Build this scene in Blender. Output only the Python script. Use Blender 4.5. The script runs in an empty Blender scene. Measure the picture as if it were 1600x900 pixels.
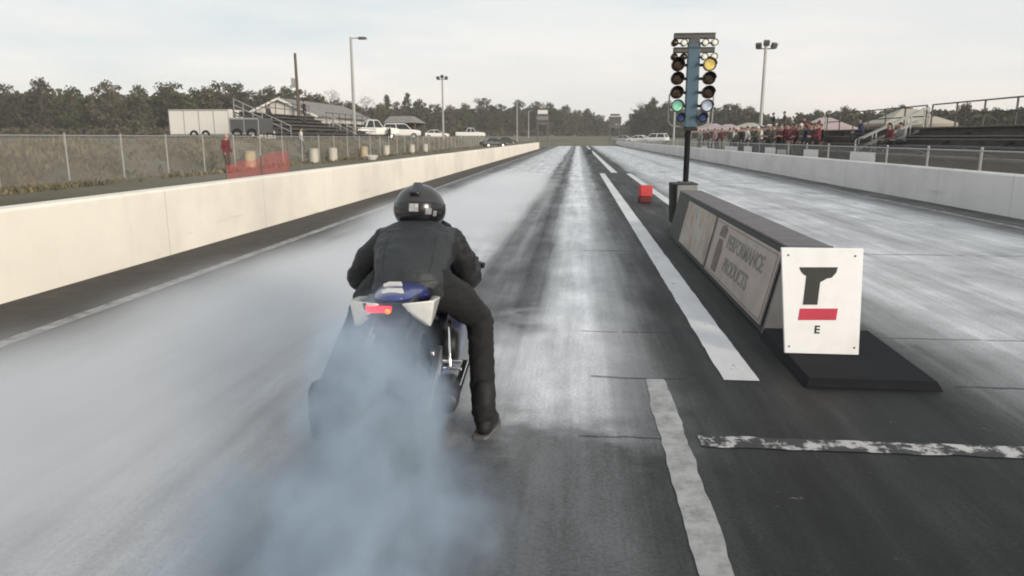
import bpy, bmesh, math, random
from mathutils import Vector, Matrix, Euler, Quaternion
from mathutils import noise as mnoise

random.seed(11)
R = math.radians
sc = bpy.context.scene
C = sc.collection

# ------------------------------------------------------------------ camera
F = 1130.0                    # focal length in pixels of a 1600 wide frame
H = 1.55
PITCH = math.atan(235 / F)
YAW = math.atan(103 * math.cos(PITCH) / F)
cam_d = bpy.data.cameras.new("camera")
cam = bpy.data.objects.new("camera", cam_d)
C.objects.link(cam)
cam.location = (0, 0, H)
cam.rotation_euler = (R(90) - PITCH, 0, YAW)
cam_d.sensor_width = 36
cam_d.lens = F / 1600 * 36
cam_d.clip_start = 0.05
cam_d.clip_end = 4000
sc.camera = cam
CM = Euler(cam.rotation_euler).to_matrix()


def ray(px, py):
    return CM @ Vector(((px - 800) / F, -(py - 450) / F, -1))


def gnd(px, py, z=0.0):
    d = ray(px, py)
    t = (z - H) / d.z
    return Vector((0, 0, H)) + d * t


def atY(px, py, Y):
    d = ray(px, py)
    return Vector((0, 0, H)) + d * (Y / d.y)


def sstep(a, b, v):
    t = max(0, min(1, (v - a) / (b - a)))
    return t * t * (3 - 2 * t)


def gz(x, y):
    s = sstep(140, 300, y)
    lat = 1.4 * sstep(-17.2, -20.0, x) + 0.5 * sstep(9.4, 10.2, x)
    return lat * (1 - s) + 2.2 * s


# ------------------------------------------------------------------ materials
def new_mat(name):
    m = bpy.data.materials.new(name)
    m.use_nodes = True
    nt = m.node_tree
    return m, nt, nt.nodes["Principled BSDF"], nt.nodes["Material Output"]


def nd(nt, typ, **kw):
    n = nt.nodes.new(typ)
    for k, v in kw.items():
        if k.startswith("i_"):
            n.inputs[k[2:].replace("_", " ")].default_value = v
        else:
            setattr(n, k, v)
    return n


def mth(nt, op, a, b=None, clamp=False):
    n = nt.nodes.new("ShaderNodeMath")
    n.operation = op
    n.use_clamp = clamp
    for i, v in enumerate((a, b)):
        if v is None:
            continue
        if isinstance(v, (int, float)):
            n.inputs[i].default_value = v
        else:
            nt.links.new(v, n.inputs[i])
    return n.outputs[0]


def mixc(nt, f, a, b, mode="MIX"):
    n = nt.nodes.new("ShaderNodeMix")
    n.data_type = "RGBA"
    n.blend_type = mode
    for k, v in ((0, f), (6, a), (7, b)):
        if isinstance(v, (int, float)):
            n.inputs[k].default_value = v
        elif isinstance(v, (tuple, list)):
            n.inputs[k].default_value = (*v[:3], 1)
        else:
            nt.links.new(v, n.inputs[k])
    return n.outputs[2]


def ramp(nt, fac, stops, interp="LINEAR"):
    n = nt.nodes.new("ShaderNodeValToRGB")
    cr = n.color_ramp
    cr.interpolation = interp
    while len(cr.elements) > 1:
        cr.elements.remove(cr.elements[-1])
    for i, (p, c) in enumerate(stops):
        e = cr.elements[0] if i == 0 else cr.elements.new(p)
        e.position = p
        e.color = (*c, 1) if isinstance(c, (tuple, list)) else (c, c, c, 1)
    nt.links.new(fac, n.inputs[0])
    return n.outputs[0]


def noise(nt, vec, scale, detail=4, rough=0.55, sx=1, sy=1, sz=1):
    mp = nd(nt, "ShaderNodeMapping")
    mp.inputs["Scale"].default_value = (sx, sy, sz)
    nt.links.new(vec, mp.inputs["Vector"])
    n = nd(nt, "ShaderNodeTexNoise")
    n.inputs["Scale"].default_value = scale
    n.inputs["Detail"].default_value = detail
    n.inputs["Roughness"].default_value = rough
    nt.links.new(mp.outputs[0], n.inputs["Vector"])
    return n.outputs["Fac"]


def mat(name, col, rough=0.6, metal=0.0, var=0.25, scale=6.0, bump=0.0, bscale=40.0, dirt=None, coat=0.0, spec=0.5,
        emit=None, es=0.0, objvar=0.0):
    m, nt, p, out = new_mat(name)
    tc = nd(nt, "ShaderNodeTexCoord")
    f = noise(nt, tc.outputs["Object"], scale, 6)
    f = ramp(nt, f, [(0.3, 0.0), (0.7, 1.0)])
    dk = tuple(c * (1 - var) for c in col)
    lt = tuple(min(1, c * (1 + var * 0.6)) for c in col)
    c = mixc(nt, f, dk, lt)
    if dirt:
        g = noise(nt, tc.outputs["Object"], scale * 0.37, 8, 0.65)
        g = ramp(nt, g, [(0.5, 0.0), (0.68, 1.0)])
        c = mixc(nt, mth(nt, "MULTIPLY", g, 0.7), c, dirt)
    if objvar:
        oi = nd(nt, "ShaderNodeObjectInfo")
        k = mth(nt, "MULTIPLY_ADD", oi.outputs["Random"], objvar)
        k.node.inputs[2].default_value = 1 - objvar / 2
        hs = nd(nt, "ShaderNodeHueSaturation")
        nt.links.new(k, hs.inputs["Value"])
        nt.links.new(c, hs.inputs["Color"])
        c = hs.outputs[0]
    nt.links.new(c, p.inputs["Base Color"])
    p.inputs["Roughness"].default_value = rough
    p.inputs["Metallic"].default_value = metal
    p.inputs["Specular IOR Level"].default_value = spec
    p.inputs["Coat Weight"].default_value = coat
    if bump:
        b = nd(nt, "ShaderNodeBump")
        b.inputs["Strength"].default_value = bump
        b.inputs["Distance"].default_value = 0.02
        nt.links.new(noise(nt, tc.outputs["Object"], bscale, 5), b.inputs["Height"])
        nt.links.new(b.outputs[0], p.inputs["Normal"])
    if emit:
        p.inputs["Emission Color"].default_value = (*emit, 1)
        p.inputs["Emission Strength"].default_value = es
    return m


M = {}
M["black_leather"] = mat("black_leather", (0.022, 0.022, 0.024), 0.55, var=0.3, bump=0.35, bscale=14)
M["jacket"] = mat("jacket", (0.020, 0.023, 0.026), 0.6, var=0.35, scale=5, bump=0.5, bscale=11)
M["jacket_sleeve"] = mat("jacket_sleeve", (0.009, 0.009, 0.011), 0.6, var=0.3, bump=0.5, bscale=16)
M["trousers"] = mat("trousers", (0.007, 0.007, 0.008), 0.85, var=0.4, bump=0.5, bscale=18)
M["boot"] = mat("boot", (0.006, 0.006, 0.007), 0.7, var=0.3)
M["sole"] = mat("sole", (0.12, 0.12, 0.12), 0.8)
M["helmet"] = mat("helmet", (0.028, 0.024, 0.024), 0.3, var=0.4, coat=0.4)
M["helmet_dark"] = mat("helmet_dark", (0.008, 0.008, 0.010), 0.25, coat=0.3)
M["decal_white"] = mat("decal_white", (0.36, 0.36, 0.36), 0.55, var=0.5, scale=45)
M["decal_grey"] = mat("decal_grey", (0.22, 0.22, 0.24), 0.5)
M["visor"] = mat("visor", (0.01, 0.01, 0.012), 0.08, coat=1.0)
M["blue"] = mat("blue", (0.012, 0.02, 0.16), 0.28, var=0.15, coat=0.6)
M["bike_white"] = mat("bike_white", (0.62, 0.61, 0.58), 0.35, var=0.12, coat=0.4, dirt=(0.25, 0.25, 0.25))
M["bike_black"] = mat("bike_black", (0.012, 0.012, 0.014), 0.4, var=0.3)
M["engine"] = mat("engine", (0.05, 0.05, 0.055), 0.45, metal=0.6, var=0.4)
M["alu"] = mat("alu", (0.55, 0.55, 0.56), 0.32, metal=0.9, var=0.2)
M["chrome"] = mat("chrome", (0.75, 0.75, 0.75), 0.18, metal=1.0, var=0.1)
M["tyre"] = mat("tyre", (0.012, 0.012, 0.013), 0.85, var=0.3, bump=0.3)
M["rim"] = mat("rim", (0.03, 0.03, 0.034), 0.35, metal=0.5)
M["tail_red"] = mat("tail_red", (0.5, 0.01, 0.02), 0.2, var=0.1, emit=(1.0, 0.03, 0.06), es=1.4)
M["indicator"] = mat("indicator", (0.6, 0.2, 0.02), 0.2, var=0.1, emit=(1.0, 0.25, 0.03), es=1.0)
M["glass"] = mat("glass", (0.02, 0.022, 0.025), 0.08, var=0.1)
M["wall_lit"] = mat("wall_lit", (0.80, 0.745, 0.655), 0.75, var=0.06, scale=0.8, bump=0.15, bscale=12, dirt=(0.60, 0.56, 0.50))  # warm low sun is put into this cream base colour
M["wall_shaded"] = mat("wall_shaded", (0.70, 0.68, 0.67), 0.75, var=0.08, scale=0.7, bump=0.15, bscale=12, dirt=(0.50, 0.48, 0.47))  # greyer base colour carries the shade on this wall's face
M["sign_white"] = mat("sign_white", (0.86, 0.86, 0.86), 0.5, var=0.03, scale=9, dirt=(0.74, 0.73, 0.71))
M["print_black"] = mat("print_black", (0.035, 0.035, 0.033), 0.6, var=0.2, scale=60)
M["print_red"] = mat("print_red", (0.55, 0.045, 0.085), 0.6, var=0.1)
M["print_grey"] = mat("print_grey", (0.19, 0.185, 0.165), 0.7, var=0.3, scale=30)
M["print_maroon"] = mat("print_maroon", (0.15, 0.105, 0.10), 0.7, var=0.3, scale=20)
M["panel_paper"] = mat("panel_paper", (0.37, 0.31, 0.28), 0.65, var=0.15, scale=5, dirt=(0.28, 0.25, 0.25))
M["barrier_dark"] = mat("barrier_dark", (0.035, 0.036, 0.038), 0.7, var=0.3, dirt=(0.03, 0.03, 0.03))
M["barrier_top"] = mat("barrier_top", (0.14, 0.125, 0.13), 0.7, var=0.25)
M["barrier_end"] = mat("barrier_end", (0.10, 0.10, 0.105), 0.6, var=0.15)
M["pedestal"] = mat("pedestal", (0.20, 0.215, 0.205), 0.6, var=0.2, dirt=(0.12, 0.13, 0.12))
M["base_black"] = mat("base_black", (0.008, 0.009, 0.012), 0.8, var=0.3, spec=0.2)
M["tree_blue"] = mat("tree_blue", (0.065, 0.115, 0.155), 0.45, var=0.12)
M["tree_bar"] = mat("tree_bar", (0.10, 0.095, 0.085), 0.5, metal=0.3, var=0.3)
M["lamp_shell"] = mat("lamp_shell", (0.012, 0.011, 0.011), 0.4, var=0.2)
M["lens_off"] = mat("lens_off", (0.05, 0.025, 0.012), 0.15, var=0.3)
M["lens_stage"] = mat("lens_stage", (0.5, 0.48, 0.4), 0.3, var=0.1, emit=(1, 0.95, 0.78), es=0.4)
M["lens_amber"] = mat("lens_amber", (0.5, 0.36, 0.08), 0.2, var=0.1, emit=(1.0, 0.76, 0.25), es=0.42)
M["lens_green"] = mat("lens_green", (0.25, 0.55, 0.36), 0.2, var=0.1, emit=(0.45, 1.0, 0.7), es=0.27)
M["lens_white"] = mat("lens_white", (0.45, 0.5, 0.58), 0.2, var=0.1, emit=(0.8, 0.88, 1.0), es=0.26)
M["lens_blue"] = mat("lens_blue", (0.05, 0.09, 0.2), 0.2, var=0.3, emit=(0.25, 0.4, 1.0), es=0.03)
M["foam_red"] = mat("foam_red", (0.50, 0.05, 0.05), 0.8, var=0.2, bump=0.3)
M["foam_dark"] = mat("foam_dark", (0.10, 0.012, 0.014), 0.8, var=0.2)
M["wood"] = mat("wood", (0.12, 0.09, 0.07), 0.85, var=0.3, scale=3)
M["galv"] = mat("galv", (0.36, 0.36, 0.35), 0.5, metal=0.3, var=0.15)
M["galv_dark"] = mat("galv_dark", (0.10, 0.095, 0.09), 0.55, metal=0.2, var=0.25)
M["bleacher"] = mat("bleacher", (0.075, 0.068, 0.06), 0.65, var=0.35, scale=2)
M["bleacher_plank"] = mat("bleacher_plank", (0.11, 0.10, 0.09), 0.6, var=0.3, scale=2)
M["siding"] = mat("siding", (0.60, 0.575, 0.535), 0.7, var=0.1, scale=2)
M["roof_grey"] = mat("roof_grey", (0.22, 0.20, 0.185), 0.75, var=0.2, scale=1.5)
M["white_paint"] = mat("white_paint", (0.72, 0.71, 0.68), 0.4, var=0.06, coat=0.2)
M["trailer_white"] = mat("trailer_white", (0.66, 0.64, 0.60), 0.5, var=0.06)
M["dark_box"] = mat("dark_box", (0.085, 0.085, 0.088), 0.6, var=0.2)
M["car_dark"] = mat("car_dark", (0.03, 0.03, 0.035), 0.3, var=0.1, coat=0.4)
M["car_silver"] = mat("car_silver", (0.33, 0.33, 0.33), 0.3, metal=0.3, var=0.1, coat=0.3)
M["lamp_glass"] = mat("lamp_glass", (0.6, 0.6, 0.58), 0.15, var=0.1)
M["drum_tan"] = mat("drum_tan", (0.44, 0.36, 0.25), 0.6, var=0.15)
M["drum_pale"] = mat("drum_pale", (0.50, 0.47, 0.41), 0.6, var=0.12)
M["banner_white"] = mat("banner_white", (0.66, 0.64, 0.63), 0.6, var=0.1)
M["canopy_pink"] = mat("canopy_pink", (0.40, 0.31, 0.30), 0.7, var=0.12, scale=1.2)
M["canopy_cream"] = mat("canopy_cream", (0.40, 0.365, 0.30), 0.7, var=0.1, scale=1.2)
M["skin"] = mat("skin", (0.40, 0.25, 0.19), 0.6, var=0.1)
M["hair_dark"] = mat("hair_dark", (0.03, 0.022, 0.018), 0.7)
M["denim"] = mat("denim", (0.05, 0.06, 0.085), 0.85, var=0.2)
M["bark"] = mat("bark", (0.075, 0.06, 0.048), 0.9, var=0.3, scale=3)
CLOTH = {}
for k, c in {"black": (0.018, 0.018, 0.02), "charcoal": (0.05, 0.05, 0.052), "maroon": (0.13, 0.022, 0.03), "red": (0.20, 0.028, 0.038),
             "olive": (0.085, 0.085, 0.055), "white": (0.62, 0.60, 0.58), "grey": (0.2, 0.2, 0.2), "navy": (0.025, 0.032, 0.07),
             "pink": (0.42, 0.24, 0.24), "brown": (0.09, 0.06, 0.045)}.items():
    CLOTH[k] = mat("cloth_" + k, c, 0.85, var=0.2, scale=8)


def leaf_mat(name, c1, c2):
    m, nt, p, out = new_mat(name)
    tc = nd(nt, "ShaderNodeTexCoord")
    f = noise(nt, tc.outputs["Object"], 0.55, 5, 0.6)
    f = ramp(nt, f, [(0.36, 0.0), (0.64, 1.0)])
    c = mixc(nt, f, c1, c2)
    oi = nd(nt, "ShaderNodeObjectInfo")
    k = mth(nt, "MULTIPLY_ADD", oi.outputs["Random"], 0.7)
    k.node.inputs[2].default_value = 0.65
    hs = nd(nt, "ShaderNodeHueSaturation")
    nt.links.new(k, hs.inputs["Value"])
    nt.links.new(c, hs.inputs["Color"])
    nt.links.new(hs.outputs[0], p.inputs["Base Color"])
    p.inputs["Roughness"].default_value = 0.8
    p.inputs["Specular IOR Level"].default_value = 0.2
    return m


M["leaf"] = leaf_mat("leaf", (0.040, 0.042, 0.026), (0.085, 0.080, 0.050))
M["leaf_brown"] = leaf_mat("leaf_brown", (0.060, 0.050, 0.036), (0.105, 0.088, 0.062))
M["leaf_green"] = leaf_mat("leaf_green", (0.034, 0.045, 0.020), (0.075, 0.085, 0.042))
M["twig"] = leaf_mat("twig", (0.12, 0.10, 0.085), (0.19, 0.165, 0.14))


def ground_mat():
    m, nt, p, out = new_mat("dry_grass")
    tc = nd(nt, "ShaderNodeTexCoord")
    o = tc.outputs["Object"]
    a = ramp(nt, noise(nt, o, 0.09, 6, 0.6), [(0.35, 0.0), (0.65, 1.0)])
    b = ramp(nt, noise(nt, o, 2.2, 8, 0.7), [(0.3, 0.0), (0.7, 1.0)])
    c = mixc(nt, a, (0.115, 0.10, 0.068), (0.24, 0.215, 0.175))
    c = mixc(nt, mth(nt, "MULTIPLY", b, 0.55), c, (0.075, 0.072, 0.042))
    nt.links.new(c, p.inputs["Base Color"])
    p.inputs["Roughness"].default_value = 0.95
    p.inputs["Specular IOR Level"].default_value = 0.15
    bp = nd(nt, "ShaderNodeBump")
    bp.inputs["Strength"].default_value = 0.7
    bp.inputs["Distance"].default_value = 0.06
    nt.links.new(noise(nt, o, 9, 6), bp.inputs["Height"])
    nt.links.new(bp.outputs[0], p.inputs["Normal"])
    return m


def track_mat():
    """rubbered drag strip: long dark tyre grooves, pale worn concrete between them with wet sheen and smoke painted in, streaks, cracks"""
    m, nt, p, out = new_mat("track_surface")
    tc = nd(nt, "ShaderNodeTexCoord")
    o = tc.outputs["Object"]
    sep = nd(nt, "ShaderNodeSeparateXYZ")
    nt.links.new(o, sep.inputs[0])
    X, Y = sep.outputs[0], sep.outputs[1]
    w1 = noise(nt, o, 0.5, 3, 0.5, 1.0, 0.22, 1)          # slow sideways wander of the grooves
    w2 = noise(nt, o, 3.0, 5, 0.6, 1.0, 0.06, 1)          # finer ragged edge, long
    xw = mth(nt, "ADD", X, mth(nt, "MULTIPLY", mth(nt, "SUBTRACT", w1, 0.5), 0.28))
    xw = mth(nt, "ADD", xw, mth(nt, "MULTIPLY", mth(nt, "SUBTRACT", w2, 0.5), 0.22))
    t = mth(nt, "DIVIDE", mth(nt, "ADD", xw, 6.0), 16.0, True)

    def st(l):
        return [((x + 6.0) / 16.0, v) for x, v in l]
    far = ramp(nt, t, st([(-6, .045), (-4.35, .04), (-4.1, .05), (-3.7, .065), (-3.3, .42), (-1.5, .58), (-1.22, .48), (-1.04, .06), (-.74, .10), (-.56, .04), (-.36, .09),
                          (-.2, .60), (.16, .70), (.28, .34), (.5, .13), (.62, .06), (.85, .022), (2.25, .022), (2.45, .11), (2.75, .28), (3.2, .48),
                          (4.6, .46), (5.0, .30), (5.5, .50), (6.9, .48), (7.3, .12), (7.7, .06), (8.5, .05)]))  # pale lane tones also hold gloss and smoke brightness as colour
    mid = ramp(nt, t, st([(-6, .045), (-4.35, .04), (-3.7, .06), (-3.3, .44), (-1.3, .54), (-1.05, .20), (-.8, .16), (-.6, .42), (-.3, .64), (.1, .60), (.25, .34), (.4, .14), (.6, .06), (.85, .020),
                           (2.25, .020), (2.6, .08), (3.2, .36), (6.9, .36), (7.3, .1), (8.5, .05)]))
    near = ramp(nt, t, st([(-6, .045), (-4.35, .04), (-3.7, .07), (-3.3, .42), (-1.4, .46), (-1.0, .15), (-.6, .085), (-.2, .095), (.12, .085), (.32, .055),
                           (.5, .035), (.85, .022), (2.25, .019), (2.6, .08), (3.2, .30), (6.9, .32), (7.3, .1), (8.5, .05)]))
    wy = mth(nt, "ADD", Y, mth(nt, "MULTIPLY", mth(nt, "SUBTRACT", noise(nt, o, 1.6, 4, 0.6), 0.5), 2.6))
    fy = nd(nt, "ShaderNodeMapRange", interpolation_type="SMOOTHSTEP")
    nt.links.new(wy, fy.inputs[0])
    fy.inputs[1].default_value = 3.2
    fy.inputs[2].default_value = 4.3
    fz = nd(nt, "ShaderNodeMapRange", interpolation_type="SMOOTHSTEP")
    nt.links.new(wy, fz.inputs[0])
    fz.inputs[1].default_value = 5.0
    fz.inputs[2].default_value = 6.6
    base = mixc(nt, fy.outputs[0], near, mid)
    base = mixc(nt, fz.outputs[0], base, far)
    # long streaks laid by tyres
    s1 = ramp(nt, noise(nt, o, 5.5, 6, 0.65, 1, 0.035, 1), [(0.34, 0.55), (0.5, 1.0), (0.68, 1.45)])
    base = mixc(nt, 0.62, base, s1, "MULTIPLY")
    # blotches of spilt water and dust
    bl = ramp(nt, noise(nt, o, 1.1, 7, 0.68, 1, 0.5, 1), [(0.34, 0.5), (0.52, 1.0), (0.68, 1.5)])
    base = mixc(nt, 0.8, base, bl, "MULTIPLY")
    gr = ramp(nt, noise(nt, o, 55, 4, 0.7), [(0.3, 0.55), (0.7, 1.4)])
    base = mixc(nt, 0.7, base, gr, "MULTIPLY")
    # transverse saw-cut joints
    acc = None
    jn = mth(nt, "MULTIPLY", mth(nt, "SUBTRACT", noise(nt, o, 2.5, 4, 0.6), 0.5), 0.10)
    yy = mth(nt, "ADD", Y, jn)
    for yj, wj in ((3.62, .010), (4.60, .016), (5.75, .014), (10.1, .03), (16.5, .04), (26, .06), (33.5, .08)):
        d = mth(nt, "ABSOLUTE", mth(nt, "SUBTRACT", yy, yj))
        l = mth(nt, "LESS_THAN", d, wj)
        acc = l if acc is None else mth(nt, "MAXIMUM", acc, l)
    acc = mth(nt, "MULTIPLY", acc, mth(nt, "GREATER_THAN", mth(nt, "ADD", X, mth(nt, "MULTIPLY", noise(nt, o, 6.0, 5, 0.7), 0.9)), 0.55))
    acc = mth(nt, "MULTIPLY", acc, mth(nt, "GREATER_THAN", noise(nt, o, 1.8, 5, 0.6), 0.43))
    base = mixc(nt, mth(nt, "MULTIPLY", acc, 0.75), base, (0.018, 0.018, 0.02))
    # scuffed pale chips near the start line
    ch = ramp(nt, noise(nt, o, 4.2, 8, 0.75, 0.7, 1.6, 1), [(0.64, 0.0), (0.69, 1.0)])
    my = mth(nt, "MULTIPLY", mth(nt, "LESS_THAN", Y, 4.55), mth(nt, "GREATER_THAN", X, 0.55))
    base = mixc(nt, mth(nt, "MULTIPLY", mth(nt, "MULTIPLY", ch, my), 0.35), base, (0.34, 0.33, 0.32))
    base = mixc(nt, 1.0, base, (1.0, 1.0, 1.03), "MULTIPLY")
    nt.links.new(base, p.inputs["Base Color"])
    rr = ramp(nt, noise(nt, o, 3.0, 6, 0.6, 1, 0.1, 1), [(0.3, 0.2), (0.7, 0.44)])
    lum = ramp(nt, base, [(0.02, 0.30), (0.10, 0.05), (1.0, 0.0)])
    nt.links.new(mth(nt, "ADD", rr, lum), p.inputs["Roughness"])
    sl_ = ramp(nt, base, [(0.02, 0.22), (0.10, 0.5), (1.0, 0.5)])
    nt.links.new(sl_, p.inputs["Specular IOR Level"])
    bp = nd(nt, "ShaderNodeBump")
    bp.inputs["Strength"].default_value = 0.35
    bp.inputs["Distance"].default_value = 0.006
    nt.links.new(noise(nt, o, 70, 5, 0.7), bp.inputs["Height"])
    nt.links.new(bp.outputs[0], p.inputs["Normal"])
    return m


def paint_mat(name, col, cover=0.35, soft=0.12, under=0.07):
    """worn road paint: the asphalt shows through where it has chipped"""
    m, nt, p, out = new_mat(name)
    tc = nd(nt, "ShaderNodeTexCoord")
    o = tc.outputs["Object"]
    f = noise(nt, o, 7, 9, 0.72)
    f = ramp(nt, f, [(cover, 0.0), (cover + soft, 1.0)])
    d = ramp(nt, noise(nt, o, 2.3, 6, 0.65, 1, 0.35, 1), [(0.3, 0.72), (0.65, 1.05)])
    c = mixc(nt, 0.8, col, d, "MULTIPLY")
    c = mixc(nt, f, (under, under, under * 1.02), c)
    nt.links.new(c, p.inputs["Base Color"])
    p.inputs["Roughness"].default_value = 0.6
    return m


def mesh_sheet_mat(name, col, pitch, wire, rough=0.5, metal=0.0):
    """woven sheet: diagonal wires with real gaps between them"""
    m, nt, p, out = new_mat(name)
    tc = nd(nt, "ShaderNodeTexCoord")
    sep = nd(nt, "ShaderNodeSeparateXYZ")
    nt.links.new(tc.outputs["Object"], sep.inputs[0])
    hx = mth(nt, "ADD", sep.outputs[0], sep.outputs[1])
    u = mth(nt, "ADD", hx, sep.outputs[2])
    v = mth(nt, "SUBTRACT", hx, sep.outputs[2])

    def lines(a):
        q = mth(nt, "DIVIDE", a, pitch)
        q = mth(nt, "SUBTRACT", q, mth(nt, "FLOOR", q))
        return mth(nt, "LESS_THAN", q, wire)
    k = mth(nt, "MAXIMUM", lines(u), lines(v))
    p.inputs["Base Color"].default_value = (*col, 1)
    p.inputs["Roughness"].default_value = rough
    p.inputs["Metallic"].default_value = metal
    nt.links.new(k, p.inputs["Alpha"])
    return m


M["ground"] = ground_mat()
M["track"] = track_mat()
M["line_white"] = paint_mat("line_white", (0.66, 0.65, 0.66), 0.30, 0.10)
M["line_worn"] = paint_mat("line_worn", (0.40, 0.395, 0.39), 0.22, 0.36)
M["line_edge"] = paint_mat("line_edge", (0.42, 0.40, 0.38), 0.40, 0.2)
M["line_chipped"] = paint_mat("line_chipped", (0.50, 0.48, 0.47), 0.50, 0.06, 0.022)
M["verge"] = mat("verge", (0.052, 0.045, 0.038), 0.9, var=0.35, scale=3, bump=0.5, bscale=30)
M["chain"] = mesh_sheet_mat("chain", (0.30, 0.29, 0.27), 0.075, 0.16)
M["red_mesh"] = mesh_sheet_mat("red_mesh", (0.52, 0.09, 0.095), 0.05, 0.24, 0.7)


# ------------------------------------------------------------------ mesh builder
class MB:
    def __init__(s):
        s.v, s.f, s.m = [], [], []

    def add(s, vs, fs, mi=0):
        b = len(s.v)
        s.v += [Vector(v) for v in vs]
        for f in fs:
            s.f.append(tuple(b + i for i in f))
            s.m.append(mi)
        return s

    def box(s, c, d, rot=None, mi=0):
        c = Vector(c)
        vs = []
        for z in (-1, 1):
            for x, y in ((-1, -1), (1, -1), (1, 1), (-1, 1)):
                q = Vector((x * d[0] / 2, y * d[1] / 2, z * d[2] / 2))
                if rot is not None:
                    q = rot @ q
                vs.append(c + q)
        return s.add(vs, [(3, 2, 1, 0), (4, 5, 6, 7), (0, 1, 5, 4), (1, 2, 6, 5), (2, 3, 7, 6), (3, 0, 4, 7)], mi)

    def hexa(s, lo, hi, mi=0):
        """lo, hi: four corners each, same order"""
        return s.add(list(lo) + list(hi), [(3, 2, 1, 0), (4, 5, 6, 7), (0, 1, 5, 4), (1, 2, 6, 5), (2, 3, 7, 6), (3, 0, 4, 7)], mi)

    def bar(s, p, q, w, h=None, mi=0):
        p, q = Vector(p), Vector(q)
        d = q - p
        rot = d.to_track_quat("Y", "Z").to_matrix()
        return s.box((p + q) / 2, (w, d.length, h or w), rot, mi)

    def loft(s, rings, caps=True, mi=0):
        n = len(rings[0])
        vs = [v for r in rings for v in r]
        fs = []
        for i in range(len(rings) - 1):
            for j in range(n):
                k = (j + 1) % n
                fs.append((i * n + j, i * n + k, (i + 1) * n + k, (i + 1) * n + j))
        if caps:
            fs.append(tuple(reversed(range(n))))
            fs.append(tuple((len(rings) - 1) * n + j for j in range(n)))
        return s.add(vs, fs, mi)

    def tube(s, pts, rad, n=10, mi=0, round_ends=False):
        pts = [Vector(p) for p in pts]
        if isinstance(rad, (int, float)):
            rad = [rad] * len(pts)
        rad = list(rad)
        if round_ends:
            a = (pts[0] - pts[1]).normalized()
            b = (pts[-1] - pts[-2]).normalized()
            p0, p1, r0, r1 = pts[0], pts[-1], rad[0], rad[-1]
            pts = [p0 + a * r0 * 0.98, p0 + a * r0 * 0.7] + pts + [p1 + b * r1 * 0.7, p1 + b * r1 * 0.98]
            rad = [r0 * 0.2, r0 * 0.71] + rad + [r1 * 0.71, r1 * 0.2]
        rings = []
        u = None
        for i, p in enumerate(pts):
            t = (pts[min(i + 1, len(pts) - 1)] - pts[max(i - 1, 0)]).normalized()
            if u is None:
                u = t.orthogonal().normalized()
            u = (u - t * u.dot(t))
            u = u.normalized() if u.length > 1e-6 else t.orthogonal().normalized()
            w = t.cross(u)
            rings.append([p + (u * math.cos(2 * math.pi * k / n) + w * math.sin(2 * math.pi * k / n)) * rad[i] for k in range(n)])
        return s.loft(rings, True, mi)

    def ball(s, c, r, seg=16, rg=10, rot=None, mi=0):
        c = Vector(c)
        if isinstance(r, (int, float)):
            r = (r, r, r)
        vs = []

        def P(v):
            v = Vector(v)
            return c + (rot @ v if rot is not None else v)
        vs.append(P((0, 0, -r[2])))
        for i in range(1, rg):
            a = -math.pi / 2 + math.pi * i / rg
            for j in range(seg):
                b = 2 * math.pi * j / seg
                vs.append(P((r[0] * math.cos(a) * math.cos(b), r[1] * math.cos(a) * math.sin(b), r[2] * math.sin(a))))
        vs.append(P((0, 0, r[2])))
        fs = []
        for j in range(seg):
            fs.append((0, 1 + (j + 1) % seg, 1 + j))
        for i in range(rg - 2):
            for j in range(seg):
                k = (j + 1) % seg
                fs.append((1 + i * seg + j, 1 + i * seg + k, 1 + (i + 1) * seg + k, 1 + (i + 1) * seg + j))
        L = len(vs) - 1
        b = 1 + (rg - 2) * seg
        for j in range(seg):
            fs.append((b + j, b + (j + 1) % seg, L))
        return s.add(vs, fs, mi)

    def lathe(s, prof, c=(0, 0, 0), axis="Z", n=24, mi=0, closed=False):
        """prof: list of (radius, along)"""
        c = Vector(c)
        rings = []
        for r, a in prof:
            ring = []
            for k in range(n):
                t = 2 * math.pi * k / n
                x, y = r * math.cos(t), r * math.sin(t)
                v = {"Z": Vector((x, y, a)), "X": Vector((a, x, y)), "Y": Vector((y, a, x))}[axis]
                ring.append(c + v)
            rings.append(ring)
        if closed:
            rings.append(rings[0])
            return s.loft(rings, False, mi)
        return s.loft(rings, True, mi)

    def prism(s, poly, a, b, axis="X", mi=0):
        """poly of 2D points extruded from a to b along an axis"""
        def P(u, v, w):
            return {"X": (w, u, v), "Y": (u, w, v), "Z": (u, v, w)}[axis]
        n = len(poly)
        vs = [P(u, v, a) for u, v in poly] + [P(u, v, b) for u, v in poly]
        fs = [tuple(reversed(range(n))), tuple(range(n, 2 * n))]
        for i in range(n):
            j = (i + 1) % n
            fs.append((i, j, n + j, n + i))
        return s.add(vs, fs, mi)

    def mesh(s, name, mats, smooth=35):
        me = bpy.data.meshes.new(name)
        me.from_pydata([tuple(v) for v in s.v], [], s.f)
        if not isinstance(mats, (list, tuple)):
            mats = [mats]
        for x in mats:
            me.materials.append(x)
        if len(mats) > 1:
            me.polygons.foreach_set("material_index", s.m)
        bm = bmesh.new()
        bm.from_mesh(me)
        bmesh.ops.recalc_face_normals(bm, faces=bm.faces)
        bm.to_mesh(me)
        bm.free()
        if smooth:
            me.polygons.foreach_set("use_smooth", [True] * len(me.polygons))
            me.set_sharp_from_angle(angle=R(smooth))
        me.update()
        return me

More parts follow.
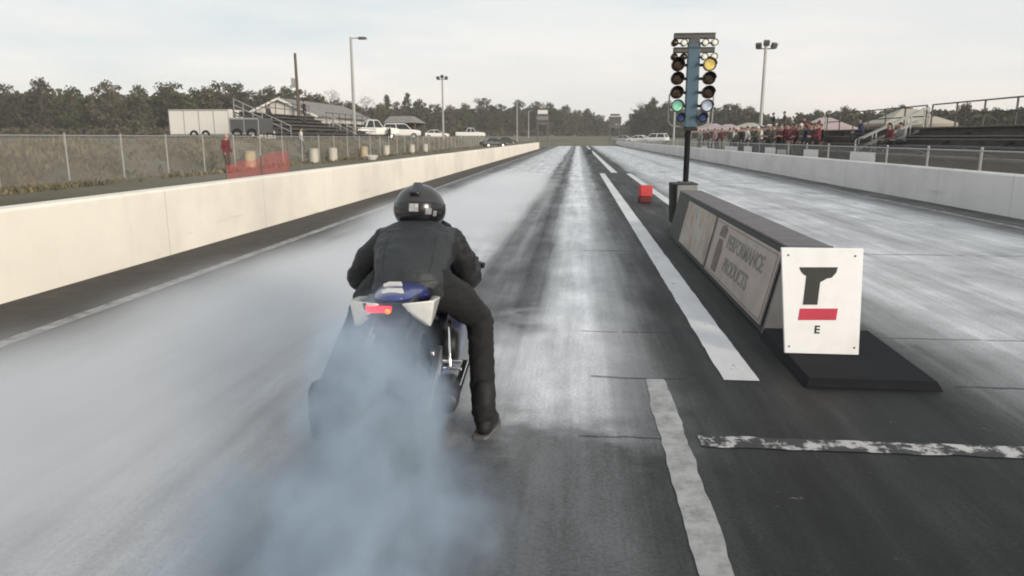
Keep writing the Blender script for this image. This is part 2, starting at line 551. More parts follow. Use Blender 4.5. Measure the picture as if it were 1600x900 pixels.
    def build(s, name, mats, parent=None, smooth=35, bevel=0.0):
        o = bpy.data.objects.new(name, s.mesh(name, mats, smooth))
        C.objects.link(o)
        if parent is not None:
            o.parent = parent
        if bevel:
            b = o.modifiers.new("bevel", "BEVEL")
            b.width = bevel
            b.segments = 2
            b.limit_method = "ANGLE"
            b.angle_limit = R(40)
        return o


def organic_mesh(mb, name, mats, voxel=0.012, it=4, fac=0.5, assign=None):
    """fuse overlapping closed shapes into one continuous surface"""
    o = bpy.data.objects.new("tmp", mb.mesh("tmp", M["skin"], 0))
    C.objects.link(o)
    r = o.modifiers.new("r", "REMESH")
    r.mode = "VOXEL"
    r.voxel_size = voxel
    s = o.modifiers.new("s", "SMOOTH")
    s.iterations = it
    s.factor = fac
    dg = bpy.context.evaluated_depsgraph_get()
    me = bpy.data.meshes.new_from_object(o.evaluated_get(dg))
    bpy.data.objects.remove(o)
    me.name = name
    me.materials.clear()
    if not isinstance(mats, (list, tuple)):
        mats = [mats]
    for x in mats:
        me.materials.append(x)
    if assign:
        for p in me.polygons:
            p.material_index = assign(p.center)
    me.polygons.foreach_set("use_smooth", [True] * len(me.polygons))
    me.update()
    return me


def organic(mb, name, mats, parent=None, voxel=0.012, it=4, fac=0.5, assign=None):
    o = bpy.data.objects.new(name, organic_mesh(mb, name, mats, voxel, it, fac, assign))
    C.objects.link(o)
    if parent is not None:
        o.parent = parent
    return o


def empty(name, loc=(0, 0, 0), rz=0.0, label=None, cat=None, group=None):
    o = bpy.data.objects.new(name, None)
    o.empty_display_size = 0.3
    C.objects.link(o)
    o.location = loc
    o.rotation_euler = (0, 0, rz)
    tag(o, label, cat, group)
    return o


def tag(o, label=None, cat=None, group=None, kind=None):
    for k, v in (("label", label), ("category", cat), ("group", group), ("kind", kind)):
        if v:
            o[k] = v
    return o


def kids(o):
    return list(o.children)


def copy_tree(o, parent=None):
    c = o.copy()
    C.objects.link(c)
    if parent is not None:
        c.parent = parent
    for ch in kids(o):
        copy_tree(ch, c)
    return c


def text_mesh(txt, size, name, m, parent, mw, shear=0.0, extrude=0.002, width=None, bold=0.0):
    cu = bpy.data.curves.new("t", "FONT")
    cu.body = txt
    cu.size = size
    cu.align_x = "LEFT"
    cu.extrude = extrude
    cu.offset = bold
    cu.shear = shear
    o = bpy.data.objects.new("t", cu)
    C.objects.link(o)
    dg = bpy.context.evaluated_depsgraph_get()
    me = bpy.data.meshes.new_from_object(o.evaluated_get(dg))
    bpy.data.objects.remove(o)
    if width:
        w = max(v.co.x for v in me.vertices)
        for v in me.vertices:
            v.co.x *= width / w
    me.materials.clear()
    me.materials.append(m)
    me.transform(mw)
    t = bpy.data.objects.new(name, me)
    C.objects.link(t)
    t.parent = parent
    return t


# ------------------------------------------------------------------ world and sun
TO_SUN = Vector((0.72, -0.66, 0.0)).normalized() * math.cos(R(15)) + Vector((0, 0, math.sin(R(15))))
w = bpy.data.worlds.new("World")
sc.world = w
w.use_nodes = True
nt = w.node_tree
bg = nt.nodes["Background"]
wo = nt.nodes["World Output"]
sky = nd(nt, "ShaderNodeTexSky", sky_type="NISHITA", sun_disc=False)
sky.sun_elevation = R(15)
sky.sun_rotation = math.atan2(TO_SUN.x, TO_SUN.y)
sky.air_density = 1.0
sky.dust_density = 2.0
nt.links.new(sky.outputs[0], bg.inputs[0])
bg.inputs[1].default_value = 0.12
tc = nd(nt, "ShaderNodeTexCoord")
g = tc.outputs["Generated"]
sp = nd(nt, "ShaderNodeSeparateXYZ")
nt.links.new(g, sp.inputs[0])
el = sp.outputs[2]
base = ramp(nt, el, [(0.0, (0.87, 0.825, 0.775)), (0.04, (0.86, 0.825, 0.79)), (0.09, (0.82, 0.815, 0.805)), (0.17, (0.715, 0.755, 0.765)), (0.35, (0.66, 0.705, 0.71)), (1.0, (0.62, 0.665, 0.69))])
st = ramp(nt, noise(nt, g, 2.3, 6, 0.55, 1.0, 1.0, 5.5), [(0.38, 0.0), (0.60, 1.0)])
c2 = mixc(nt, st, (0.86, 0.925, 0.955), (1.09, 1.06, 1.035))
base = mixc(nt, 1.0, base, c2, "MULTIPLY")
st2 = ramp(nt, noise(nt, g, 1.3, 5, 0.5, 1.0, 1.0, 7.0), [(0.48, 0.0), (0.7, 1.0)])
base = mixc(nt, mth(nt, "MULTIPLY", st2, 0.4), base, (0.87, 0.80, 0.765))
bg2 = nd(nt, "ShaderNodeBackground")
nt.links.new(base, bg2.inputs[0])
bg2.inputs[1].default_value = 1.0
mx = nd(nt, "ShaderNodeMixShader")
mx.inputs[0].default_value = 0.92
nt.links.new(bg.outputs[0], mx.inputs[1])
nt.links.new(bg2.outputs[0], mx.inputs[2])
nt.links.new(mx.outputs[0], wo.inputs[0])

sl = bpy.data.lights.new("sun", "SUN")
sl.energy = 2.9
sl.angle = R(14)
sl.color = (1.0, 0.89, 0.765)
so = bpy.data.objects.new("sun", sl)
C.objects.link(so)
so.rotation_euler = TO_SUN.to_track_quat("Z", "Y").to_euler()
so.location = (30, -30, 30)

# ------------------------------------------------------------------ ground, track, markings
LX, RX = -5.42, 8.6           # inner faces of the two barrier walls


def ground():
    xs = [-900, -500, -300, -200, -140, -100, -70, -50, -40, -32, -26, -22, -20, -19.3, -18.6, -18, -17.4, -16, -13, -10, -7, -6.0, -5.9, 9.1, 9.2, 9.4, 9.6, 9.9, 10.2,
          12, 15, 20, 28, 40, 60, 90, 130, 200, 300, 500, 900]
    ys = [-60, -20, 0, 10, 20, 30, 40, 55, 70, 90, 110, 128, 139, 139.5, 150, 165, 180, 200, 220, 245, 270, 300, 360, 450, 600, 900, 1600]
    mb = MB()
    vs = []
    for y in ys:
        for x in xs:
            z = gz(x, y)
            if -5.95 < x < 9.15 and y < 139.2:
                z = -0.08
            elif y < 139.2 and (-6.1 < x < 9.3):
                z = -0.01
            if x < -20.5 or x > 11:
                z += 0.12 * mnoise.noise(Vector((x * 0.11, y * 0.11, 0)))
            vs.append((x, y, z))
    n = len(xs)
    fs = [(j * n + i, j * n + i + 1, (j + 1) * n + i + 1, (j + 1) * n + i) for j in range(len(ys) - 1) for i in range(n - 1)]
    mb.add(vs, fs)
    return tag(mb.build("ground", M["ground"], None, 60), kind="structure")


ground()


def sheet(name, x0, x1, y0, y1, z, m, step=None):
    mb = MB()
    n = max(1, int((y1 - y0) / step)) if step else 1
    vs = []
    for i in range(n + 1):
        y = y0 + (y1 - y0) * i / n
        vs += [(x0, y, z), (x1, y, z)]
    mb.add(vs, [(2 * i, 2 * i + 1, 2 * i + 3, 2 * i + 2) for i in range(n)])
    o = mb.build(name, m, None, 0)
    return tag(o, kind="structure")


sheet("road", LX - 0.2, RX + 0.2, -20, 139, 0.0, M["track"])
sheet("road_verge", LX - 0.1, -4.46, -20, 120, 0.004, M["verge"])


def ragged_line(name, x0, x1, y0, y1, m, amp=0.012, step=0.05, dx=0.0, z=0.004):
    mb = MB()
    n = int((y1 - y0) / step)
    vs = []
    for i in range(n + 1):
        y = y0 + (y1 - y0) * i / n
        a = amp * (mnoise.noise(Vector((x0 * 3, y * 3.1, 0))) + 0.6 * mnoise.noise(Vector((x0, y * 11, 3))))
        b = amp * (mnoise.noise(Vector((x1 * 3 + 9, y * 3.1, 5))) + 0.6 * mnoise.noise(Vector((x1, y * 11, 8))))
        s = dx * (y - y0)
        vs += [(x0 + a + s, y, z), (x1 + b + s, y, z)]
    mb.add(vs, [(2 * i, 2 * i + 1, 2 * i + 3, 2 * i + 2) for i in range(n)])
    return tag(mb.build(name, m, None, 0), kind="structure")


ragged_line("edge_line", -4.44, -4.30, -10, 118, M["line_edge"], 0.015, 0.25)
ragged_line("lane_line", 0.975, 1.20, 4.60, 32.5, M["line_white"], 0.008, 0.08)
ragged_line("start_line", 0.462, 0.60, 0.6, 4.58, M["line_worn"], 0.014, 0.03)
ragged_line("lane_line", 2.14, 2.36, 13.0, 32.5, M["line_white"], 0.008, 0.1)
ragged_line("centre_line", 1.52, 1.80, 33.2, 139, M["line_white"], 0.01, 0.5)
ragged_line("edge_line", 7.66, 7.82, -5, 130, M["line_edge"], 0.015, 0.25)
# chipped strip of paint across the median by the start line
mb = MB()
n = 60
vs = []
for i in range(n + 1):
    x = 0.66 + (2.6 - 0.66) * i / n
    vs += [(x, 3.53 + 0.02 * mnoise.noise(Vector((x * 6, 0, 0))), 0.004), (x, 3.67 + 0.02 * mnoise.noise(Vector((x * 6, 4, 0))), 0.004)]
mb.add(vs, [(2 * i, 2 * i + 2, 2 * i + 3, 2 * i + 1) for i in range(n)])
tag(mb.build("cross_line", M["line_chipped"], None, 0), kind="structure")


# ------------------------------------------------------------------ barrier walls
def wall(name, x0, x1, y0, y1, h, m, label):
    e = MB()
    n = int((y1 - y0) / 3.05)
    rings = []
    for i in range(n + 1):
        y = y0 + (y1 - y0) * i / n
        w = 0.006 * mnoise.noise(Vector((0, y * 0.7, x0)))
        rings.append([Vector((x0 + w, y, -0.05)), Vector((x1 + w, y, -0.05)), Vector((x1 + w, y, h - 0.03)), Vector((x1 - 0.03 + w, y, h + w)), Vector((x0 + 0.03 + w, y, h + w)), Vector((x0 + w, y, h - 0.03))])
    e.loft(rings, True)
    o = e.build(name, m, None, 30)
    tag(o, label, "wall")
    return o


def weather_wall(m):
    nt = m.node_tree
    p = nt.nodes["Principled BSDF"]
    src = p.inputs["Base Color"].links[0].from_socket
    tcw = nd(nt, "ShaderNodeTexCoord")
    o = tcw.outputs["Object"]
    sp_ = nd(nt, "ShaderNodeSeparateXYZ")
    nt.links.new(o, sp_.inputs[0])
    q = mth(nt, "DIVIDE", sp_.outputs[1], 3.05)
    q = mth(nt, "SUBTRACT", q, mth(nt, "FLOOR", q))
    jt = mth(nt, "LESS_THAN", q, 0.005)
    c = mixc(nt, mth(nt, "MULTIPLY", jt, 0.45), src, (0.22, 0.20, 0.18))
    sc_ = ramp(nt, noise(nt, o, 2.0, 7, 0.7, 1, 0.12, 2.2), [(0.60, 0.0), (0.68, 1.0)])
    low = ramp(nt, sp_.outputs[2], [(0.10, 1.0), (0.55, 0.0)])
    c = mixc(nt, mth(nt, "MULTIPLY", mth(nt, "MULTIPLY", sc_, low), 0.55), c, (0.20, 0.185, 0.17))
    dr = ramp(nt, noise(nt, o, 5.0, 5, 0.6, 1, 1.0, 0.12), [(0.58, 0.0), (0.75, 1.0)])
    c = mixc(nt, mth(nt, "MULTIPLY", dr, 0.22), c, (0.45, 0.41, 0.36))
    nt.links.new(c, p.inputs["Base Color"])


weather_wall(M["wall_lit"])
weather_wall(M["wall_shaded"])
wall("barrier_wall", LX - 0.28, LX, -14, 104, 0.885, M["wall_lit"], "long painted concrete barrier wall, warm light in its cream colour, beside the smoky lane")
wall("barrier_wall", RX, RX + 0.28, -10, 172, 0.83, M["wall_shaded"], "long pale grey concrete barrier wall in shade in front of the crowd")


# ------------------------------------------------------------------ fences
def fence(x, y0, y1, hgt, step, label, z0=None):
    base = empty("chain_link_fence", (x, y0, gz(x, y0)), 0, label, "fence")
    L = y1 - y0
    mb = MB()
    mb.box((0, L / 2, hgt / 2), (0.006, L, hgt - 0.04))
    # a wire sheet, one face thick in the middle of the posts
    sh = MB()
    sh.add([(0, 0, 0.03), (0, L, 0.03), (0, L, hgt - 0.02), (0, 0, hgt - 0.02)], [(0, 1, 2, 3)])
    sh.build("wire_mesh", M["chain"], base, 0)
    n = int(L / step)
    tr = MB()
    tr.tube([(0, 0, hgt), (0, L, hgt)], 0.021, 6)
    tr.build("top_rail", M["galv"], base)
    post = None
    for i in range(n + 1):
        if post is None:
            pm = MB()
            pm.tube([(0, 0, -0.1), (0, 0, hgt + 0.04)], 0.03, 8)
            pm.ball((0, 0, hgt + 0.05), 0.036, 8, 5)
            post = pm.build("post", M["galv"], base)
            o = post
        else:
            o = post.copy()
            C.objects.link(o)
            o.parent = base
        o.location = (0, min(i * step, L), 0)
    return base


fence(-16.9, 14, 135, 1.62, 3.0, "tall galvanised chain link fence in front of the dark bleachers")
fence(9.25, 10, 120, 1.25, 2.6, "low chain link fence between the grey wall and the crowd")


# ------------------------------------------------------------------ start-light tree
def start_tree():
    Y = 12.6
    p = atY(1071, 288, Y)
    x0 = p.x
    ped_h = p.z
    # pedestal
    a = atY(1051, 288, Y).x
    b = atY(1087, 288, Y).x
    pe = empty("pedestal", ((a + b) / 2, Y, 0), 0, "grey green block with dark tapered fin, standing under the post of starting lights", "pedestal")
    wd = b - a
    m_ = MB()
    m_.hexa([(-wd / 2 + 0.04, -0.25, 0), (wd / 2 + 0.10, -0.25, 0), (wd / 2 + 0.10, 0.3, 0), (-wd / 2 + 0.04, 0.3, 0)],
            [(-wd / 2 + 0.05, -0.2, ped_h), (wd / 2, -0.2, ped_h), (wd / 2, 0.3, ped_h), (-wd / 2 + 0.05, 0.3, ped_h)])
    m_.build("block", M["pedestal"], pe, bevel=0.012)
    m_ = MB()
    m_.prism([(-wd / 2 + 0.043, ped_h + 0.01), (-wd / 2 - 0.03, ped_h + 0.01), (-wd / 2 + 0.0, 0.12), (-wd / 2 + 0.033, 0.12)], -0.235, 0.28, "Y")
    m_.build("side_fin", M["base_black"], pe)
    m_ = MB()
    m_.box((0.0, 0.05, ped_h + 0.012), (wd + 0.03, 0.5, 0.022))
    m_.build("cap_plate", M["barrier_dark"], pe, bevel=0.004)
    # tree
    t = empty("starting_light_tree", (x0, Y, ped_h + 0.024), 0, "tall drag racing starting light tree with rows of lamps on a blue column", "starting lights")
    k = 1 / 88.0                                  # metres per photo pixel here
    zt = (288 - 75) * k
    zc = (288 - 207) * k
    m_ = MB()
    m_.tube([(0, 0, 0), (0, 0, zc + 0.05)], 0.048, 12)
    m_.build("post", M["base_black"], t)
    m_ = MB()
    m_.box((0, 0, 0.012), (0.24, 0.24, 0.024))
    m_.build("base_plate", M["galv_dark"], t, bevel=0.004)
    m_ = MB()
    m_.box((0.03, 0, (zc + zt - 0.16) / 2), (0.20, 0.13, zt - 0.16 - zc))
    m_.build("column", M["tree_blue"], t, bevel=0.012)
    cb = MB()
    cb.box((0.03, -0.01, zc - 0.03), (0.23, 0.16, 0.06))
    cb.build("collar", M["lamp_shell"], t, bevel=0.008)
    cx = 0.03
    for zz, wd_, th in ((zt - 0.045, 0.66, 0.09), (zt - 0.265, 0.66, 0.085)):
        m_ = MB()
        m_.box((cx, 0, zz), (wd_, 0.12, th))
        m_.box((cx, -0.065, zz + th * 0.35), (wd_, 0.02, th * 0.25))
        m_.build("cross_bar", M["tree_bar"], t, bevel=0.01)
    m_ = MB()
    m_.box((cx, 0.0, zt - 0.155), (0.17, 0.12, 0.14))
    m_.build("head_block", M["tree_bar"], t, bevel=0.008)

    def bulb(x, z, r, lens, side, small=False):
        g_ = MB()
        # a round can lying along the view axis, hooded, on a neck to the column
        g_.lathe([(0.03, 0.12), (r * 0.7, 0.10), (r, 0.03), (r, -0.07), (r * 1.08, -0.11), (r * 0.97, -0.112), (r * 0.92, -0.06)], (x, 0, z), "Y", 20)
        g_.tube([(x - side * r * 0.8, 0.02, z), (cx + side * 0.09, 0.02, z)], 0.024 if not small else 0.014, 8)
        if not small:
            hood = []
            for d, rr in ((-0.08, r * 1.04), (-0.20, r * 1.05)):
                hood.append([Vector((x + rr * math.cos(q), d, z + rr * math.sin(q))) for q in [math.pi * (i / 14.0) for i in range(15)]])
            vs = hood[0] + hood[1]
            g_.add(vs, [(i, i + 1, 16 + i, 15 + i) for i in range(14)])
        o = g_.build("lamp", M["lamp_shell"], t)
        l_ = MB()
        l_.ball((x, -0.075, z), (r * 0.9, 0.03, r * 0.9), 16, 8)
        l_.build("lens", lens, o)

    L_, R_ = cx - 0.245, cx + 0.245
    # two staging rows of small bulbs
    for zz in (zt - 0.155, zt - 0.375):
        for s_, X_ in ((-1, L_), (1, R_)):
            for d in (-0.075, 0.075):
                lit = s_ > 0
                bulb(X_ + d, zz, 0.052, M["lens_stage"] if (lit or (zz > zt - 0.2 and d > 0)) else M["lens_off"], s_, True)
    # ambers
    for i, y_ in enumerate((119, 138, 157.5)):
        zz = (288 - y_) * k
        bulb(L_ - 0.01, zz, 0.098, M["lens_off"], -1)
        bulb(R_ + 0.01, zz, 0.098, M["lens_amber"] if i == 0 else M["lens_off"], 1)
    zz = (288 - 176.5) * k
    bulb(L_ + 0.01, zz, 0.095, M["lens_green"], -1)
    bulb(R_, zz, 0.095, M["lens_white"], 1)
    zz = (288 - 193) * k
    bulb(L_ + 0.07, zz, 0.07, M["lens_blue"], -1)
    bulb(R_ - 0.06, zz, 0.075, M["lens_blue"], 1)
    for s_ in (-1, 1):
        g_ = MB()
        X_ = cx + s_ * 0.36
        g_.tube([(X_, 0.02, (288 - 160) * k), (X_, 0.02, zc + 0.10), (X_ - s_ * 0.05, 0.02, zc + 0.03), (cx + s_ * 0.1, 0.02, zc + 0.0)], 0.012, 6)
        g_.tube([(X_, 0.02, (288 - 160) * k), (cx + s_ * 0.1, 0.02, (288 - 160) * k + 0.02)], 0.010, 6)
        g_.build("guard_rod", M["galv"], t)


start_tree()


# ------------------------------------------------------------------ median barrier with sign panels
def median():
    y0, y1 = 5.75, 11.9
    xb, xt = 1.50, 1.655
    xr, xrb = 1.97, 2.13
    zt = 0.70
    b = empty("median_barrier", (0, y0, 0), 0, "long dark wedge shaped barrier between the two lanes carrying faded sign panels", "barrier")
    L = y1 - y0
    m_ = MB()
    m_.loft([[Vector((xb, y, 0)), Vector((xrb, y, 0)), Vector((xr, y, zt)), Vector((xt, y, zt))] for y in (0.0, L * .25, L * .5, L * .75, L)])
    m_.build("body", M["barrier_dark"], b, bevel=0.01)
    m_ = MB()
    m_.box(((xt + xr) / 2, L / 2, zt + 0.013), (xr - xt + 0.02, L - 0.02, 0.02))
    m_.build("top_cover", M["barrier_top"], b, bevel=0.004)
    # near end plate: grey leaning board
    m_ = MB()
    m_.hexa([(xb - 0.02, -0.055, 0.02), (xrb, -0.055, 0.02), (xrb, -0.02, 0.02), (xb - 0.02, -0.02, 0.02)],
            [(xt - 0.01, -0.02, zt + 0.03), (xr + 0.01, -0.02, zt + 0.03), (xr + 0.01, 0.015 - 0.02, zt + 0.03), (xt - 0.01, 0.015 - 0.02, zt + 0.03)])
    m_.build("end_plate", M["barrier_end"], b, bevel=0.004)
    # sloping face frame: u along the track from far to near, v up the face
    up = Vector((xt - xb, 0, zt)).normalized()
    out = Vector((-zt, 0, xt - xb)).normalized()
    al = Vector((0, -1, 0))

    def face_m(y, v, off):
        o = Vector((xb, y, 0)) + up * v + out * off
        return Matrix(((al.x, up.x, out.x, o.x), (al.y, up.y, out.y, o.y), (al.z, up.z, out.z, o.z), (0, 0, 0, 1)))

    def panel(ya, yb, v0, v1, m, name, label):
        e = empty(name, (0, 0, 0), 0, label, "sign panel")
        mw = Matrix.Translation((0, y0, 0)) @ face_m(ya, 0, 0.0)
        g_ = MB()
        Lp = ya - yb
        g_.box((Lp / 2, (v0 + v1) / 2, 0.016), (Lp, v1 - v0, 0.02))
        g_.build("board", m, e, bevel=0.004)
        e.matrix_world = mw
        return e, Lp

    # far panel, washed-out print
    fm, fnt, fp, _ = new_mat("faded_print")
    tcx = nd(fnt, "ShaderNodeTexCoord")
    gq = tcx.outputs["Object"]
    a = ramp(fnt, noise(fnt, gq, 1.7, 5, 0.6), [(0.42, 0.0), (0.6, 1.0)])
    c = mixc(fnt, a, (0.37, 0.345, 0.31), (0.29, 0.205, 0.15))
    a2 = ramp(fnt, noise(fnt, gq, 2.6, 5, 0.6), [(0.52, 0.0), (0.66, 1.0)])
    c = mixc(fnt, a2, c, (0.17, 0.18, 0.19))
    fnt.links.new(c, fp.inputs["Base Color"])
    fp.inputs["Roughness"].default_value = 0.6
    panel(4.90, 2.80, 0.07, 0.665, fm, "advert_sign", "washed out pale sign panel with blurred print, farther one on the median barrier")
    e, Lp = panel(2.70, 0.08, 0.06, 0.665, M["panel_paper"], "advert_sign", "brownish sign panel with two grey text lines on the median barrier, nearer one")
    g_ = MB()
    for v in (0.085, 0.64):
        g_.box((Lp / 2, v, 0.0275), (Lp - 0.08, 0.010, 0.003))
    for u in (0.045, Lp - 0.045):
        g_.box((u, 0.36, 0.0275), (0.014, 0.543, 0.003))
    g_.build("border_line", M["print_grey"], e, 0)
    # dark upright emblem: square head over a tall body
    g_ = MB()
    g_.prism([(0.30, 0.50), (0.62, 0.50), (0.66, 0.60), (0.54, 0.635), (0.36, 0.615)], 0.0265, 0.0285, "Z")
    g_.prism([(0.34, 0.12), (0.60, 0.12), (0.62, 0.36), (0.56, 0.475), (0.36, 0.475), (0.32, 0.34)], 0.0265, 0.0285, "Z")
    g_.build("emblem", M["print_maroon"], e, 0)
    text_mesh("PERFORMANCE", 0.2, "lettering", M["print_grey"], e, Matrix.Translation((0.78, 0.43, 0.0275)) @ Matrix.Diagonal((1, 1, 1, 1)), width=1.48, bold=0.004)
    text_mesh("PRODUCTS", 0.2, "lettering", M["print_grey"], e, Matrix.Translation((0.86, 0.20, 0.0275)), width=1.06, bold=0.004)

    # board with the T, standing on its black foot slab
    Yb = 5.02
    P0 = atY(1226, 553, Yb)
    P1 = atY(1221, 387, Yb)
    s = empty("black_slab", (0, 0, 0), 0, "low black slab under the white board at the near end of the median", "base")
    g_ = MB()
    g_.hexa([(1.455, 4.50, 0), (2.30, 4.50, 0), (2.30, 5.68, 0), (1.455, 5.68, 0)], [(1.49, 4.53, 0.055), (2.27, 4.53, 0.055), (2.27, 5.66, 0.085), (1.49, 5.66, 0.085)])
    g_.build("slab", M["base_black"], s, bevel=0.006)
    bd = empty("sign_board", (P0.x, Yb, 0.072), 0, "bright white upright board with black T, red bar and small E", "sign")
    hh = P1.z - 0.072
    ww = 0.50
    dx = P1.x - P0.x
    g_ = MB()
    g_.hexa([(0, 0, 0), (ww, 0, 0), (ww, 0.022, 0), (0, 0.022, 0)], [(dx, 0, hh), (ww + dx * 0.5, 0, hh), (ww + dx * 0.5, 0.022, hh), (dx, 0.022, hh)])
    g_.build("board", M["sign_white"], bd, bevel=0.003)

    def q(px, py):
        r = atY(px, py, Yb)
        return (r.x - P0.x, r.z - 0.072)
    g_ = MB()
    pts = [(1249, 417.5), (1309, 417.5), (1306.5, 426), (1299, 434), (1292, 435), (1281.5, 441), (1277, 476), (1254.5, 476), (1260, 431), (1256, 429), (1251.5, 424)]
    g_.prism([q(*a_) for a_ in pts], -0.003, -0.0005, "Y")
    g_.build("letter", M["print_black"], bd, 0)
    g_ = MB()
    g_.prism([q(*a_) for a_ in ((1250, 482), (1309, 482), (1306, 500), (1247, 500))], -0.003, -0.0005, "Y")
    g_.build("red_bar", M["print_red"], bd, 0)
    ex, ez = q(1271.5, 520.5)
    text_mesh("E", 0.078, "letter", M["print_black"], bd, Matrix.Translation((ex, -0.0015, ez)) @ Euler((R(90), 0, 0)).to_matrix().to_4x4(), bold=0.002, extrude=0.001)
    for bx_, bz_ in ((.03, .05), (ww - .03, .05), (.03, hh - .05), (ww - .03, hh - .05)):
        g_ = MB()
        g_.ball((bx_ + dx * bz_ / hh * .8, -.001, bz_), (.007, .004, .007), 10, 6)
        g_.build("bolt", M["galv_dark"], bd)
    g_ = MB()
    g_.bar((0.06, 0.034, 0.0), (0.06, 0.034, hh * 0.9), 0.03, 0.02)
    g_.bar((ww - 0.06, 0.034, 0.0), (ww - 0.06, 0.034, hh * 0.9), 0.03, 0.02)
    g_.build("back_strut", M["galv_dark"], bd)

    # red foam block and a little far marker
    p = gnd(1008, 316)
    fb = empty("foam_block", (p.x, p.y, 0), R(8), "small red foam timing block with dark lower half between the white lines", "foam block")
    g_ = MB()
    g_.box((0, 0, 0.28), (0.30, 0.24, 0.26))
    g_.build("block", M["foam_red"], fb, bevel=0.02)
    g_ = MB()
    g_.box((-0.015, 0, 0.075), (0.29, 0.26, 0.15))
    g_.build("foot", M["foam_dark"], fb, bevel=0.02)
    p = gnd(921, 240)
    fb = empty("lane_marker", (p.x, p.y, 0), 0, "tiny dark marker block far down on the centre line", "marker")
    g_ = MB()
    g_.hexa([(-.35, -.2, 0), (.35, -.2, 0), (.35, .2, 0), (-.35, .2, 0)], [(-.2, -.12, .42), (.2, -.12, .42), (.2, .12, .42), (-.2, .12, .42)])
    g_.build("block", M["car_dark"], fb, bevel=0.03)


median()


# ------------------------------------------------------------------ motorcycle
BX, BY, BROT = -0.80, 3.15, R(4.7)


def motorcycle():
    b = empty("motorcycle", (BX, BY, 0), BROT, "blue and white sport motorcycle with lit red tail light doing a burnout", "motorcycle")

    def wheel(name, y, r, wd, m_rim):
        e = empty(name, (0, y, r))
        e.parent = b
        t = MB()
        hw = wd / 2
        prof = []
        for i in range(13):
            a = math.pi * (i / 12.0)
            prof.append((r - 0.085 + 0.085 * math.sin(a) ** 0.75, -hw * math.cos(a)))
        prof += [(r - 0.10, hw * 0.8), (r - 0.10, -hw * 0.8)]
        t.lathe(prof, (0, 0, 0), "X", 56, closed=True)
        t.build("tyre", M["tyre"], e)
        k = MB()
        k.lathe([(r - 0.095, -hw * .82), (r - 0.095, hw * .82), (r - 0.125, hw * .7), (r - 0.13, 0), (r - 0.125, -hw * .7)], (0, 0, 0), "X", 40, closed=True)
        for i in range(5):
            a = 2 * math.pi * i / 5
            d = Vector((0, math.cos(a), math.sin(a)))
            for s in (-1, 1):
                k.bar(d * 0.04 + Vector((s * 0.02, 0, 0)), d * (r - 0.12) + Vector((s * 0.03, 0, 0)), 0.03, 0.018)
        k.tube([(-hw - 0.01, 0, 0), (hw + 0.01, 0, 0)], 0.045, 16)
        k.build("rim", m_rim, e)
        dsc = MB()
        for s in ((-1, 1) if wd < .15 else (1,)):
            R0 = 0.155 if wd < .15 else 0.11
            dsc.lathe([(R0, 0.0), (R0, 0.005), (R0 * .66, 0.005), (R0 * .66, 0.0)], (s * (hw + 0.012), 0, 0), "X", 32, closed=True)
        dsc.build("brake_disc", M["alu"], e)

    wheel("rear_wheel", 0.0, 0.32, 0.19, M["rim"])
    wheel("front_wheel", 1.44, 0.30, 0.12, M["rim"])
    # swingarm
    g = MB()
    for s in (-1, 1):
        g.loft([[Vector((s * 0.125 + dx_, y, z + dz)) for dx_, dz in ((-.018, -h_), (.018, -h_), (.018, h_), (-.018, h_))] for y, z, h_ in ((-0.05, .32, .022), (0.02, .325, .032), (.25, .37, .04), (.5, .42, .05))])
    g.box((0, .45, .42), (.22, .09, .08))
    g.build("swingarm", M["alu"], b, bevel=0.006)
    # chain and sprocket
    g = MB()
    g.lathe([(.10, 0), (.10, .008), (.03, .008), (.03, 0)], (-.145, 0, .32), "X", 28, closed=True)
    g.tube([(-.142, 0, .42), (-.142, .55, .46)], .012, 6)
    g.tube([(-.142, 0, .22), (-.142, .55, .38)], .012, 6)
    g.build("chain", M["engine"], b)
    # engine block
    g = MB()
    g.box((0, .78, .42), (.36, .36, .26), Euler((R(-12), 0, 0)).to_matrix())
    g.box((0, .92, .60), (.32, .20, .24), Euler((R(-30), 0, 0)).to_matrix())
    g.lathe([(.02, .22), (.09, .215), (.10, .17), (.10, .1)], (0, .68, .42), "X", 20)
    g.lathe([(.02, -.22), (.085, -.215), (.095, -.17), (.095, -.1)], (0, .72, .40), "X", 20)
    g.box((0, .75, .26), (.22, .3, .1))
    g.build("engine", M["engine"], b, bevel=0.02)
    # frame spars
    g = MB()
    for s in (-1, 1):
        g.loft([[Vector((x * s + dx_, y, z + dz)) for dx_, dz in ((-.015, -h_), (.015, -h_), (.015, h_), (-.015, h_))] for x, y, z, h_ in ((.06, 1.12, .84, .07), (.15, .95, .76, .06), (.16, .7, .66, .06), (.14, .54, .48, .07))])
        g.bar((.11 * s, .55, .60), (.09 * s, .02, .78), .025, .03)
    g.build("frame", M["bike_black"], b, bevel=0.008)

    def ring(y, pts):
        return [Vector((x, y, z)) for x, z in pts]

    def sym(half):
        return [(x, z) for x, z in half] + [(-x, z) for x, z in reversed(half)]
    # tank
    g = MB()
    g.loft([ring(y, sym([(w_ * .55, zb), (w_, zb + (zt - zb) * .35), (w_ * .95, zb + (zt - zb) * .75), (w_ * .45, zt)])) for y, w_, zb, zt in
            ((.50, .085, .76, .85), (.56, .12, .73, .90), (.68, .165, .72, .97), (.82, .175, .73, 1.0), (.95, .15, .76, .98), (1.05, .09, .80, .92))])
    o = g.build("tank", M["blue"], b, 60)
    o.modifiers.new("s", "SUBSURF").render_levels = 2
    # rider seat
    g = MB()
    g.loft([ring(y, sym([(w_ * .8, zb), (w_, zb + .03), (w_ * .8, zt - .01), (w_ * .3, zt)])) for y, w_, zb, zt in
            ((.20, .14, .78, .845), (.28, .14, .755, .825), (.42, .125, .75, .81), (.54, .09, .74, .83))])
    g.build("seat", M["bike_black"], b, 60)
